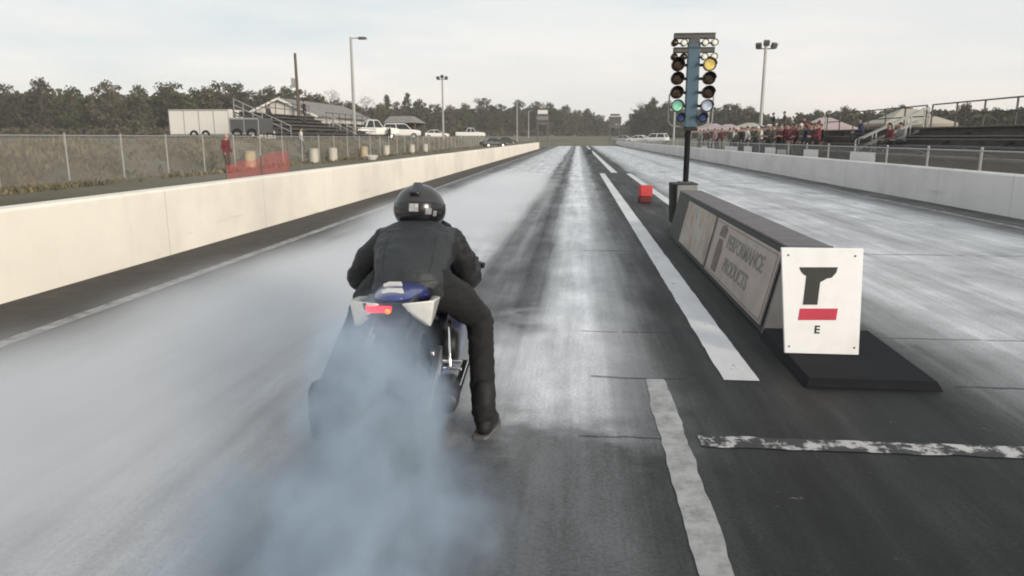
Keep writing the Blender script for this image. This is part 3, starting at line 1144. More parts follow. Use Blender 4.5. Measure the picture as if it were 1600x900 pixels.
    # tail cowl (blue) and white side panels
    g = MB()
    g.loft([ring(y, sym([(w_ * .75, zb), (w_, zb + (zt - zb) * .45), (w_ * .8, zt - .015), (w_ * .3, zt)])) for y, w_, zb, zt in
            ((.30, .12, .755, .80), (.22, .13, .76, .87), (.12, .128, .785, .893), (.0, .115, .81, .902), (-.12, .095, .84, .90), (-.21, .065, .86, .893))])
    o = g.build("tail_cowl", M["blue"], b, 60)
    o.modifiers.new("s", "SUBSURF").render_levels = 2
    for i, (x0, x1, y, z) in enumerate(((-.045, .05, -.155, .903), (-.06, .025, -.03, .907))):
        g = MB()
        g.hexa([(x0, y, z - .012), (x1, y, z - .012), (x1 - .01, y + .035, z - .008), (x0 + .02, y + .035, z - .008)],
               [(x0, y, z), (x1, y, z), (x1 - .01, y + .035, z + .004), (x0 + .02, y + .035, z + .004)])
        g.build("white_flash", M["bike_white"], b)
    for s in (-1, 1):
        g = MB()
        up_ = [(.075, -.215, .862), (.185, -.175, .865), (.19, .02, .84), (.15, .22, .80)]
        lo_ = [(.085, -.20, .82), (.165, -.165, .745), (.16, .04, .74), (.135, .22, .745)]
        rings = []
        for (xa, ya, za), (xb_, yb_, zb_) in zip(up_, lo_):
            rings.append([Vector((s * xa, ya, za)), Vector((s * xb_, yb_, zb_)), Vector((s * (xb_ - .03), yb_ + .012, zb_ + .004)), Vector((s * (xa - .035), ya + .012, za - .006))])
        g.loft(rings)
        g.build("tail_panel", M["bike_white"], b, 40, bevel=0.006)
    # tail light in a dark surround
    g = MB()
    g.hexa([(-.115, -.185, .79), (.085, -.185, .79), (.10, -.05, .80), (-.12, -.05, .80)], [(-.12, -.205, .86), (.085, -.205, .86), (.10, -.06, .87), (-.12, -.06, .87)])
    g.build("light_surround", M["bike_black"], b, bevel=0.006)
    g = MB()
    g.hexa([(-.105, -.200, .815), (.000, -.200, .812), (.000, -.18, .812), (-.105, -.18, .815)], [(-.108, -.216, .848), (.006, -.216, .845), (.006, -.19, .845), (-.108, -.19, .848)])
    tl = g.build("tail_light", M["tail_red"], b, bevel=0.006)
    g = MB()
    g.ball((-.012, -.2105, .824), (.013, .010, .012), 10, 6)
    g.build("indicator", M["indicator"], tl)
    # under-tail fender, number-less hanger
    g = MB()
    g.loft([ring(y, [(-.085, z), (.085, z), (.08, z + .03), (-.08, z + .03)]) for y, z in ((.25, .72), (.08, .74), (-.10, .75), (-.20, .72))])
    g.hexa([(-.07, -.225, .60), (.07, -.225, .60), (.07, -.21, .60), (-.07, -.21, .60)], [(-.07, -.20, .73), (.07, -.20, .73), (.07, -.185, .73), (-.07, -.185, .73)])
    g.build("rear_fender", M["bike_black"], b, bevel=0.006)
    # hugger over tyre
    g = MB()
    rr = []
    for i in range(9):
        a = R(20 + 14 * i)
        rad = .345
        rr.append([Vector((-.105, rad * math.cos(a) * .98, .32 + rad * math.sin(a))), Vector((.105, rad * math.cos(a) * .98, .32 + rad * math.sin(a))),
                   Vector((.10, (rad + .012) * math.cos(a), .32 + (rad + .012) * math.sin(a))), Vector((-.10, (rad + .012) * math.cos(a), .32 + (rad + .012) * math.sin(a)))])
    g.loft(rr)
    g.build("hugger", M["bike_black"], b)
    # side fairings
    for s in (-1, 1):
        g = MB()
        sec = []
        for y, xo, zt_, zb_ in ((.62, .16, .60, .36), (.80, .215, .70, .24), (.98, .245, .84, .22), (1.14, .23, .92, .30), (1.28, .17, .92, .56), (1.38, .10, .86, .70)):
            sec.append([Vector((s * (xo - .05), y, zb_)), Vector((s * xo, y, zb_ + (zt_ - zb_) * .35)), Vector((s * (xo + .005), y, zb_ + (zt_ - zb_) * .7)), Vector((s * (xo - .045), y, zt_)),
                        Vector((s * (xo - .06), y, zt_ - .012)), Vector((s * (xo - .012), y, zb_ + (zt_ - zb_) * .68)), Vector((s * (xo - .018), y, zb_ + (zt_ - zb_) * .36)), Vector((s * (xo - .065), y, zb_ + .012))])
        g.loft(sec)
        g.build("side_fairing", M["blue"], b, 50)
        g = MB()
        g.hexa([(s * .224, .86, .50), (s * .244, 1.05, .52), (s * .23, 1.05, .52), (s * .21, .86, .50)], [(s * .229, .86, .56), (s * .252, 1.08, .62), (s * .238, 1.08, .62), (s * .215, .86, .56)])
        g.build("fairing_stripe", M["bike_white"], b)
        g = MB()
        g.tube([(s * .05, 1.09, .85), (s * .17, 1.06, .845), (s * .34, 1.00, .81)], .0135, 10)
        g.tube([(s * .22, 1.04, .832), (s * .345, 1.0, .81)], .018, 12)
        h_ = g.build("handlebar", M["bike_black"], b)
        g = MB()
        g.tube([(s * .18, 1.08, .84), (s * .28, 1.095, .83), (s * .35, 1.075, .81)], [.007, .007, .006], 8)
        g.build("lever", M["alu"], h_)
        # fork
        g = MB()
        g.tube([(s * .10, 1.14, .86), (s * .10, 1.34, .48)], .027, 12)
        g.tube([(s * .10, 1.33, .5), (s * .10, 1.44, .30)], .022, 12)
        g.build("fork", M["alu"], b)
    # nose with screen and headlights
    g = MB()
    g.loft([ring(y, sym([(w_ * .5, zb), (w_, zb + (zt - zb) * .4), (w_ * .85, zb + (zt - zb) * .8), (w_ * .35, zt)])) for y, w_, zb, zt in
            ((1.12, .18, .84, .98), (1.26, .19, .76, 1.0), (1.42, .15, .76, .95), (1.56, .08, .80, .89))])
    g.build("nose_fairing", M["blue"], b, 60)
    g = MB()
    g.loft([[Vector((-w_, y, z)), Vector((-w_ * .5, y + .02, z + .03)), Vector((w_ * .5, y + .02, z + .03)), Vector((w_, y, z)), Vector((w_ * .5, y + .012, z + .024)), Vector((-w_ * .5, y + .012, z + .024))] for w_, y, z in ((.15, 1.34, .96), (.13, 1.22, 1.03), (.09, 1.12, 1.07))])
    g.build("windscreen", M["glass"], b, 60)
    for s in (-1, 1):
        g = MB()
        g.ball((s * .07, 1.50, .855), (.05, .03, .028), 12, 8)
        g.build("headlight", M["lamp_glass"], b)
    g = MB()
    rr = []
    for i in range(8):
        a = R(30 + 17 * i)
        rad = .32
        rr.append([Vector((-.068, 1.44 + rad * math.cos(a), .30 + rad * math.sin(a))), Vector((.068, 1.44 + rad * math.cos(a), .30 + rad * math.sin(a))),
                   Vector((.05, 1.44 + (rad + .014) * math.cos(a), .30 + (rad + .014) * math.sin(a))), Vector((-.05, 1.44 + (rad + .014) * math.cos(a), .30 + (rad + .014) * math.sin(a)))])
    g.loft(rr)
    g.build("front_fender", M["blue"], b)
    # exhaust: header to a short silver can low on the right
    g = MB()
    g.tube([(.12, .95, .30), (.14, .7, .22), (.19, .46, .25)], [.03, .032, .035], 12)
    g.lathe([(.03, -.20), (.05, -.19), (.056, -.12), (.05, .10), (.03, .18)], (.20, .30, .285), "Y", 20)
    g.build("exhaust", M["engine"], b)
    # foot rests with heel plates
    for s in (-1, 1):
        g = MB()
        g.bar((s * .15, .44, .40), (s * .27, .44, .395), .022, .02)
        g.build("foot_rest", M["chrome"], b, bevel=0.004)
        g = MB()
        g.bar((s * .175, .52, .56), (s * .19, .42, .36), .012, .05)
        g.bar((s * .275, .44, .40), (s * .205, .27, .20), .034, .030)
        g.bar((s * .155, .40, .375), (s * .25, .40, .37), .014, .014)
        g.build("heel_plate", M["chrome"], b, bevel=0.003)
    # belly
    g = MB()
    g.loft([ring(y, sym([(w_ * .4, .14), (w_, .20), (w_ * 1.05, .30)])) for y, w_ in ((.55, .12), (.75, .17), (1.0, .17), (1.12, .08))])
    g.build("belly_pan", M["blue"], b, 50)


motorcycle()


# ------------------------------------------------------------------ rider
def rider():
    r = empty("rider", (BX, BY, 0), BROT, "person in black jacket, trousers and dark helmet astride the motorcycle, both feet down", "person")
    r.name = "person"

    hipL, hipR = Vector((-.10, .36, .83)), Vector((.10, .36, .83))
    kneeL, kneeR = Vector((-.335, .66, .55)), Vector((.335, .70, .56))
    ankL, ankR = Vector((-.51, .42, .11)), Vector((.365, .42, .115))
    shL, shR = Vector((-.172, .72, .985)), Vector((.172, .72, .985))
    elL, elR = Vector((-.350, .78, .775)), Vector((.255, .84, .760))
    wrL, wrR = Vector((-.285, .94, .832)), Vector((.275, .94, .832))
    head = Vector((.0, .80, 1.150))

    def torso(g, k=0.0):
        # cross sections from seat to collar: centre, half width, half depth (perpendicular to the spine)
        secs = [((0, .30, .79), .160, .105), ((0, .33, .845), .168, .112), ((0, .40, .895), .172, .112), ((0, .50, .938), .188, .112), ((0, .60, .972), .205, .112), ((0, .69, .995), .205, .105), ((0, .76, 1.01), .15, .090), ((0, .81, 1.02), .085, .07)]
        rings = []
        for i, (c, w_, d_) in enumerate(secs):
            c = Vector(c)
            a = Vector(secs[max(0, i - 1)][0])
            b_ = Vector(secs[min(len(secs) - 1, i + 1)][0])
            t = (b_ - a).normalized()
            n_ = Vector((1, 0, 0)).cross(t).normalized()
            ring = []
            for j in range(20):
                q = 2 * math.pi * j / 20
                cx, cy = math.cos(q), math.sin(q)
                ring.append(c + Vector((1, 0, 0)) * (w_ + k) * math.copysign(abs(cx) ** .8, cx) + n_ * (d_ + k) * math.copysign(abs(cy) ** .9, cy))
            rings.append(ring)
        g.loft(rings)

    def arms(g, k=0.0):
        for sh, e, wr, sg in ((shL, elL, wrL, -1), (shR, elR, wrR, 1)):
            mid = sh.lerp(e, .5) + Vector((sg * .02, -.01, .01))
            g.tube([Vector((sg * .10, .69, .99)), sh, mid, e], [.085 + k, .084 + k, .070 + k, .058 + k], 14, round_ends=True)
            g.tube([e, e.lerp(wr, .35) + Vector((sg * .015, 0, -.005)), wr], [.062 + k, .060 + k, .036 + k], 14, round_ends=True)

    def legs(g, k=0.0):
        for h_, kn, an, sg in ((hipL, kneeL, ankL, -1), (hipR, kneeR, ankR, 1)):
            g.tube([h_, h_.lerp(kn, .45) + Vector((sg * .02, 0, .01)), kn], [.105 + k, .092 + k, .068 + k], 14, round_ends=True)
            g.tube([kn, kn.lerp(an, .35) + Vector((0, -.015, 0)), an], [.068 + k, .066 + k, (.045 if k < 0 else .060) + k], 14, round_ends=True)

    body = MB()
    torso(body)
    arms(body, -.008)
    legs(body, -.006)
    body.tube([(0, .72, 1.0), (0, .78, 1.05), head], [.075, .062, .06], 12, round_ends=True)
    body.ball(head, (.078, .10, .115), 16, 12)
    body.ball(head + Vector((0, .105, -.02)), (.014, .02, .02), 8, 6)          # nose
    for s in (-1, 1):
        body.ball(head + Vector((s * .08, 0, -.01)), (.012, .022, .03), 8, 6)  # ears
    for an, sg in ((ankL, -1), (ankR, 1)):
        body.tube([an, an + Vector((sg * .01, .02, -.05)), an + Vector((sg * .03, .14, -.075))], [.045, .042, .032], 12, round_ends=True)

    def who(c):
        return 1 if (c.z > 1.06 and abs(c.x) < .12) else 0
    organic(body, "body", [M["trousers"], M["skin"]], r, 0.011, 4, assign=who)

    tr = MB()
    legs(tr, .006)
    tr.ball((0, .34, .84), (.165, .12, .11), 18, 12)
    o = organic(tr, "trousers", M["trousers"], r, 0.011, 5)
    for v in o.data.vertices:
        c = v.co
        v.co = c + v.normal * (abs(mnoise.noise(Vector((c.x * 10, c.y * 12, c.z * 22)))) * .013 - .003)

    jk = MB()
    torso(jk, .014)
    arms(jk, .012)
    jk.tube([(0, .71, 1.03), (0, .76, 1.065), (0, .775, 1.085)], [.09, .078, .074], 16)   # collar
    jk.tube([(-.12, .30, .80), (0, .285, .80), (.12, .30, .80)], [.06, .07, .06], 12, round_ends=True)  # hem bunched on the seat

    def jm(c):
        return 1 if abs(c.x) > .205 or (abs(c.x) > .16 and c.y > .78) else 0
    me = organic_mesh(jk, "jacket", [M["jacket"], M["jacket_sleeve"]], 0.010, 4, assign=jm)
    for v in me.vertices:                                   # cloth folds
        c = v.co
        f = mnoise.noise(Vector((c.x * 5, c.y * 9, c.z * 11))) * .012 + abs(mnoise.noise(Vector((c.x * 9 + 4, c.y * 20, c.z * 24)))) * .012 - .004
        v.co = c + v.normal * f
    me.update()
    jo = bpy.data.objects.new("jacket", me)
    C.objects.link(jo)
    jo.parent = r
    # stitched yoke seam and side seams lying on the back of the jacket
    from mathutils.bvhtree import BVHTree
    bv = BVHTree.FromPolygons([v.co.copy() for v in me.vertices], [tuple(p.vertices) for p in me.polygons])

    def seam(pts):
        q = MB()
        out = []
        for a_, b_ in zip(pts, pts[1:]):
            for k_ in range(8):
                c_ = Vector(a_).lerp(Vector(b_), k_ / 8)
                h_, n_, _i, _d = bv.ray_cast(c_ + Vector((0, -1.0, .5)), Vector((0, 1.0, -.5)).normalized())
                if h_ is not None:
                    out.append(h_)
        if len(out) > 3:
            q.tube(out, .002, 5)
            q.build("seam", M["jacket_sleeve"], jo)
    seam([(-.19, .66, 1.04), (-.10, .62, 1.04), (0, .60, 1.04), (.10, .62, 1.04), (.19, .66, 1.04)])
    seam([(-.12, .58, 1.02), (-.125, .48, .98), (-.12, .38, .92), (-.11, .32, .86)])
    seam([(.12, .58, 1.02), (.125, .48, .98), (.12, .38, .92), (.11, .32, .86)])
    seam([(-.15, .31, .84), (-.07, .29, .83), (0, .285, .83), (.07, .29, .83), (.15, .31, .84)])

    # boots
    for an, sg in ((ankL, -1), (ankR, 1)):
        g = MB()
        toe = Vector((sg * .045, .15, -.075))
        g.tube([an + Vector((0, .03, .12)), an + Vector((0, .01, .03)), an + Vector((0, .0, -.04))], [.062, .058, .056], 14, round_ends=True)
        g.tube([an + Vector((0, -.03, -.065)), an + Vector((sg * .02, .07, -.06)), an + toe], [.045, .046, .036], 14, round_ends=True)
        bo = organic(g, "boot", M["boot"], r, 0.008, 3)
        zmin = min(v.co.z for v in bo.data.vertices)
        for v in bo.data.vertices:
            v.co.z = max(v.co.z, .016)
        g = MB()
        d = (toe * Vector((1, 1, 0))).normalized()
        s_ = Vector((d.y, -d.x, 0))
        c0 = Vector((an.x, an.y, 0))
        prof = [(-.085, .03), (-.06, .046), (0, .044), (.08, .05), (.15, .046), (.19, .026)]
        pl = [c0 + d * a + s_ * w_ for a, w_ in prof] + [c0 + d * a - s_ * w_ for a, w_ in reversed(prof)]
        g.prism([(p.x, p.y) for p in pl], .002, .018, "Z")
        g.build("sole", M["sole"], bo)

    # gloves: palm, four curled fingers and a thumb closed on each grip
    for sg, wr in ((-1, wrL), (1, wrR)):
        G = Vector((sg * .270, 1.02, .824))
        g = MB()
        g.tube([wr, wr.lerp(G, .35) + Vector((0, 0, .012)), G + Vector((0, -.035, .022))], [.036, .034, .036], 12, round_ends=True)
        g.ball(G + Vector((0, -.022, .022)), (.043, .034, .022), 14, 10)
        for i, ln in enumerate((.92, 1.0, .95, .8)):
            x = G.x + sg * (-.033 + .022 * i)
            y, z = G.y + sg * 0 - .006 * i * .5, G.z
            g.tube([(x, y - .005, z + .032), (x, y + .026 * ln, z + .026), (x, y + .034 * ln, z - .004), (x, y + .014 * ln, z - .026)], [.0105, .0105, .0095, .0085], 8, round_ends=True)
        xi = G.x - sg * .046
        g.tube([(xi, G.y - .035, G.z + .012), (xi - sg * .006, G.y - .018, G.z - .014), (xi + sg * .012, G.y + .006, G.z - .028)], [.013, .011, .009], 8, round_ends=True)
        organic(g, "glove", M["boot"], r, 0.0045, 2)

    # helmet
    hr = Euler((R(-8), 0, R(-6))).to_matrix()
    hc = head + Vector((0, .005, .012))
    h_ = empty("helmet", hc)
    h_.parent = r
    h_.rotation_euler = (R(-8), 0, R(-6))

    def hpos(th, ph, off=0.0):
        # th: azimuth from straight back (0), ph: elevation
        x = math.sin(th) * math.cos(ph)
        y = -math.cos(th) * math.cos(ph)
        z = math.sin(ph)
        rx, ry = .140 + off, (.148 if y < 0 else .158) + off
        rz = (.138 if z > 0 else .135) + off
        v = Vector((x * rx, y * ry, z * rz))
        if z < 0:                                             # chin bar forward, nape rim tucked in
            v.x *= 1 - .10 * z * z
            if y > 0:
                v.y *= 1 + .10 * (-z)
        return v
    g = MB()
    nT, nP = 36, 20
    vs = []
    for j in range(nP + 1):
        ph = R(-58) + (R(90) - R(-58)) * j / nP
        for i in range(nT):
            vs.append(hpos(2 * math.pi * i / nT, ph))
    fs = [(j * nT + i, j * nT + (i + 1) % nT, (j + 1) * nT + (i + 1) % nT, (j + 1) * nT + i) for j in range(nP) for i in range(nT)]
    g.add(vs, fs)
    shell = g.build("shell", M["helmet"], h_, 80)
    shell.modifiers.new("t", "SOLIDIFY").thickness = .02

    def patch(name, t0, t1, p0, p1, m, off=.003, n=10):
        q = MB()
        vs = []
        for j in range(n + 1):
            for i in range(n + 1):
                vs.append(hpos(t0 + (t1 - t0) * i / n, p0 + (p1 - p0) * j / n, off))
        fs = [(j * (n + 1) + i, j * (n + 1) + i + 1, (j + 1) * (n + 1) + i + 1, (j + 1) * (n + 1) + i) for j in range(n) for i in range(n)]
        q.add(vs, fs)
        o = q.build(name, m, h_, 80)
        o.modifiers.new("t", "SOLIDIFY").thickness = .002
        return o
    patch("dark_band", R(-100), R(100), R(-52), R(14), M["helmet_dark"], .004, 20)
    patch("visor", R(122), R(238), R(-22), R(28), M["visor"], .006, 16)
    patch("rear_badge", R(-9), R(11), R(-8), R(9), M["decal_white"], .008)
    patch("rear_label", R(-17), R(17), R(-43), R(-34), M["decal_white"], .008)
    patch("side_decal", R(26), R(40), R(-14), R(0), M["decal_grey"], .008)
    patch("side_decal", R(44), R(53), R(-17), R(-5), M["decal_grey"], .008)
    patch("side_decal", R(-62), R(-52), R(-16), R(2), M["decal_grey"], .008)
    g = MB()
    g.hexa([(-.03, -.14, .07), (.03, -.14, .07), (.03, -.05, .128), (-.03, -.05, .128)], [(-.02, -.145, .085), (.02, -.145, .085), (.02, -.05, .145), (-.02, -.05, .145)])
    g.build("vent", M["helmet_dark"], h_, bevel=0.004)


rider()


# ------------------------------------------------------------------ tyre smoke
def smoke(name, boxes, lobes, color, dens, nscale, label, aniso=0.2, thr=(0.34, 0.72), absorb=None):
    g = MB()
    for c, r in boxes:
        g.ball(c, r, 28, 18)
    me = organic_mesh(g, name, M["skin"], 0.06, 3)
    o = bpy.data.objects.new(name, me)
    C.objects.link(o)
    tag(o, label, "smoke", None, "stuff")
    m = bpy.data.materials.new(name)
    m.use_nodes = True
    nt = m.node_tree
    nt.nodes.remove(nt.nodes["Principled BSDF"])
    out = nt.nodes["Material Output"]
    v = nd(nt, "ShaderNodeVolumePrincipled")
    v.inputs["Color"].default_value = (*color, 1)
    v.inputs["Anisotropy"].default_value = aniso
    if absorb:
        v.inputs["Absorption Color"].default_value = (*absorb, 1)
    tc = nd(nt, "ShaderNodeTexCoord")
    ob = tc.outputs["Object"]
    ob0 = ob
    # curl the edges: push the sampling point about with a turbulent offset
    tn = nd(nt, "ShaderNodeTexNoise")
    tn.inputs["Scale"].default_value = nscale * 0.8
    tn.inputs["Detail"].default_value = 4
    nt.links.new(ob, tn.inputs["Vector"])
    o1 = nd(nt, "ShaderNodeVectorMath", operation="SUBTRACT")
    nt.links.new(tn.outputs["Color"], o1.inputs[0])
    o1.inputs[1].default_value = (.5, .5, .5)
    o2 = nd(nt, "ShaderNodeVectorMath", operation="SCALE")
    nt.links.new(o1.outputs[0], o2.inputs[0])
    o2.inputs["Scale"].default_value = 0.55 if nscale > 2 else 0.3
    o3 = nd(nt, "ShaderNodeVectorMath", operation="ADD")
    nt.links.new(ob, o3.inputs[0])
    nt.links.new(o2.outputs[0], o3.inputs[1])
    ob = o3.outputs[0]
    acc = None
    for (c, r, k) in lobes:
        mp = nd(nt, "ShaderNodeMapping", vector_type="TEXTURE")
        mp.inputs["Location"].default_value = c
        mp.inputs["Scale"].default_value = r
        nt.links.new(ob, mp.inputs["Vector"])
        ln = nd(nt, "ShaderNodeVectorMath", operation="LENGTH")
        nt.links.new(mp.outputs[0], ln.inputs[0])
        mr = nd(nt, "ShaderNodeMapRange", interpolation_type="SMOOTHERSTEP")
        nt.links.new(ln.outputs["Value"], mr.inputs[0])
        mr.inputs[1].default_value = 1.0
        mr.inputs[2].default_value = 0.0
        mr.inputs[3].default_value = 0.0
        mr.inputs[4].default_value = k
        acc = mr.outputs[0] if acc is None else mth(nt, "ADD", acc, mr.outputs[0])
    nz = noise(nt, ob, nscale, 5, 0.6)
    nz = ramp(nt, nz, [(thr[0], 0.0), (thr[1], 1.0)])
    d = mth(nt, "MULTIPLY", acc, mth(nt, "MULTIPLY", nz, dens))
    nt.links.new(d, v.inputs["Density"])
    nt.links.new(v.outputs[0], out.inputs["Volume"])
    me.materials.clear()
    me.materials.append(m)
    return o


PL = [((-.80, 2.72, .42), (.38, .48, .60), 2.4), ((-.80, 2.32, .26), (.42, .58, .42), .85), ((-.66, 1.85, .20), (.42, .60, .38), .75), ((-1.12, 2.35, .14), (.50, .80, .32), .28), ((-.95, 1.70, .12), (.45, .60, .30), .30), ((-.50, 2.45, .14), (.34, .60, .34), .45)]
smoke("tyre_smoke", [(c, tuple(x * 1.12 for x in r)) for c, r, k in PL], PL, (0.46, 0.56, 0.70), 17.0, 4.2,
      "dense bluish smoke pouring off the rear tyre behind the motorcycle", absorb=(0.34, 0.39, 0.45), thr=(0.32, 0.62))
DR = [((-2.9, 2.7, .12), (2.1, 2.6, .50), 1.0), ((-2.5, 6.4, .12), (1.8, 4.2, .42), .8), ((-2.3, 12.5, .15), (1.8, 6.5, .50), .6), ((-1.9, 20.0, .15), (1.6, 8.0, .55), .45)]
smoke("drifting_smoke", [(c, tuple(x * 0.98 for x in r)) for c, r, k in DR], DR, (0.88, 0.895, 0.925), 4.0, 0.9,
      "thin pale smoke drifting low over the left lane", aniso=0.1, thr=(0.22, 0.65))

# air: everything far off pales a little
g = MB()
g.box((0, 470, 16), (2400, 1300, 34.5))
hz = g.build("haze", M["ground"], None, 0)
tag(hz, "pale evening haze over the whole strip", None, None, "stuff")
hm = bpy.data.materials.new("haze")
hm.use_nodes = True
hn = hm.node_tree
hn.nodes.remove(hn.nodes["Principled BSDF"])
hv = nd(hn, "ShaderNodeVolumePrincipled")
hv.inputs["Color"].default_value = (0.9, 0.88, 0.86, 1)
hv.inputs["Density"].default_value = 0.0005
hn.links.new(hv.outputs[0], hn.nodes["Material Output"].inputs["Volume"])
hz.data.materials.clear()
hz.data.materials.append(hm)

# ------------------------------------------------------------------ distant things: left side
def light_pole(px, ytop, D, kind, label, group=None, mat_="galv", lean=0.0):
    t = atY(px, ytop, D)
    z0 = gz(t.x, D)
    h = t.z - z0
    e = empty("light_pole" if kind != "wood" else "utility_pole", (t.x, D, z0), 0, label, "pole", group)
    g = MB()
    rb = 0.16 if kind != "wood" else 0.19
    g.tube([(0, 0, -.2), (lean * .5, 0, h * .5), (lean, 0, h)], [rb, rb * .85, rb * .7], 10)
    g.build("pole", M["wood"] if kind == "wood" else M[mat_], e)
    if kind == "arm":
        g = MB()
        g.tube([(0, 0, h - .12), (1.0, 0, h - .05)], .05, 8)
        g.build("arm", M[mat_], e)
        g = MB()
        g.hexa([(.7, -.22, h - .22), (1.5, -.22, h - .2), (1.5, .22, h - .2), (.7, .22, h - .22)], [(.75, -.15, h + .02), (1.4, -.15, h), (1.4, .15, h), (.75, .15, h + .02)])
        g.build("lamp_head", M["galv_dark"], e, bevel=.03)
    elif kind == "flood":
        g = MB()
        g.bar((-.7, 0, h - .3), (.7, 0, h - .3), .08)
        g.build("cross_arm", M["galv_dark"], e)
        for x in (-.6, .0, .6):
            g = MB()
            ro = Euler((R(30), 0, R(x * 40))).to_matrix()
            g.box((x, -.15, h + (.12 if x == 0 else -.08)), (.45, .3, .42), ro)
            g.build("flood_light", M["galv_dark"], e, bevel=.04)
    elif kind == "wood":
        g = MB()
        g.box((-.42, 0, h * .66), (.34, .3, .95))
        g.build("transformer", M["galv"], e, bevel=.05)
    return e


light_pole(461.5, 83, 75, "wood", "dark wooden utility pole rising behind the grey gabled building", lean=-.05)
light_pole(548, 58, 68, "arm", "tall pale light pole with one lamp arm behind the bleachers and white pickup")
light_pole(691, 121, 108, "flood", "pale flood light pole standing alone between the shed and the scoreboard")
light_pole(808, 160, 190, "arm", "distant light pole left of the scoreboard, taller of a close pair")
light_pole(826, 173, 235, "arm", "distant light pole beside the scoreboard, shorter of a close pair")
light_pole(1197, 70, 62, "flood", "tall pale flood light pole rising over the crowd behind the grey wall")
light_pole(1055, 160, 105, "none", "thin pale pole standing behind the starting lights on the left side")
light_pole(1108, 158, 100, "none", "thin pale pole standing behind the starting lights on the right side")


def scoreboard(px, ytop, D, wpx, label, dark):
    a = atY(px, ytop, D)
    z0 = gz(a.x, D)
    h = a.z - z0
    wd = wpx * D / F
    e = empty("scoreboard", (a.x, D, z0), 0, label, "scoreboard")
    k = D / F
    for s in (-1, 1):
        g = MB()
        g.bar((s * wd * .38, 0, -.2), (s * wd * .38, 0, h - 5 * k), .3)
        g.build("post", M["galv_dark"], e)
    if not dark:
        rows = ((0, 6, "banner_white"), (8, 16, "dark_box"), (18, 22, "dark_box"))
    else:
        rows = ((0, 3, "galv_dark"), (4, 15, "bleacher"), (16, 21, "dark_box"))
    for y0, y1, m_ in rows:
        g = MB()
        g.box((0, -.25, h - (y0 + y1) / 2 * k), (wd * (0.75 if y0 == 0 else 1), .5, (y1 - y0) * k))
        g.build("display", M[m_], e, bevel=.05)
    if not dark:
        g = MB()
        g.box((0, -.52, h - 12 * k), (wd * .8, .04, 4.5 * k))
        g.build("screen", M["print_grey"], e)
    return e


scoreboard(848, 172, 180, 20, "scoreboard with white header on two posts at the end of the left wall", False)
scoreboard(961, 178, 185, 19, "dark scoreboard on two posts above the far end of the right wall", True)


def bleachers(name, x_front, y0, y1, z0, rows, rise, run, side, label):
    """side -1: rows climb towards -x; local origin at the front near corner"""
    e = empty(name, (x_front, y0, z0), 0, label, "bleachers")
    L = y1 - y0
    for i in range(rows):
        x = side * (i * run + .2)
        z = .42 + i * rise
        g = MB()
        g.box((x, L / 2, z), (.26, L, .05))
        g.build("seat_plank", M["bleacher_plank"], e, bevel=.01)
        g = MB()
        g.box((x + side * .38, L / 2, z - .32), (.34, L, .04))
        g.build("foot_plank", M["bleacher"], e)
        g = MB()
        g.box((x + side * .15, L / 2, z - .17), (.02, L, .28))
        g.build("riser_board", M["bleacher"], e)
    W = rows * run
    Ht = .42 + (rows - 1) * rise
    nf = max(3, int(L / 3.2))
    for k in range(nf + 1):
        y = L * k / nf
        g = MB()
        g.bar((0, y, .12), (side * W, y, Ht - .05), .07, .09)
        g.bar((0, y, .03), (side * W, y, .03), .07)
        for i in range(rows + 1):
            x = side * (W * i / rows)
            g.bar((x, y, 0), (x, y, .12 + (Ht - .17) * i / rows), .06)
        g.bar((side * W * .35, y, .05), (side * W, y, Ht * .9), .04)
        g.build("support_frame", M["bleacher"], e)
    for y in (-.06, L + .06):
        g = MB()
        for dz in (.55, .95):
            g.bar((side * .0, y, .30 + dz - .3), (side * W, y, Ht + dz - .1), .05)
        for i in range(rows + 1):
            x = side * W * i / rows
            zb = .1 + (Ht - .15) * i / rows
            g.bar((x, y, zb), (x, y, zb + .95 - .1), .045)
        g.build("side_rail", M["galv"], e)
    g = MB()
    for dz in (.5, .95):
        g.bar((side * (W + .1), 0, Ht + dz), (side * (W + .1), L, Ht + dz), .05)
    n = int(L / 1.8)
    for k in range(n + 1):
        g.bar((side * (W + .1), L * k / n, Ht - .4), (side * (W + .1), L * k / n, Ht + .95), .05)
    g.build("back_rail", M["bleacher"], e)
    g = MB()
    for k in range(nf):
        g.bar((side * .1, L * (k + .0) / nf, .25), (side * .1, L * (k + 1.0) / nf, .75), .03)
    for dz in (.4, .75, 1.0):
        g.bar((side * -.08, 0, dz), (side * -.08, L, dz), .045)
    g.build("front_rail", M["galv_dark"], e)
    return e


bleachers("bleachers", -19.7, 49.5, 64, 1.4, 6, .30, .66, -1, "dark metal bleachers with sloping side rails behind the chain link fence")
bleachers("bleachers", -20.4, 66, 79, 1.4, 4, .34, .6, -1, "low dark bleachers between the taller stand and the white pickup")


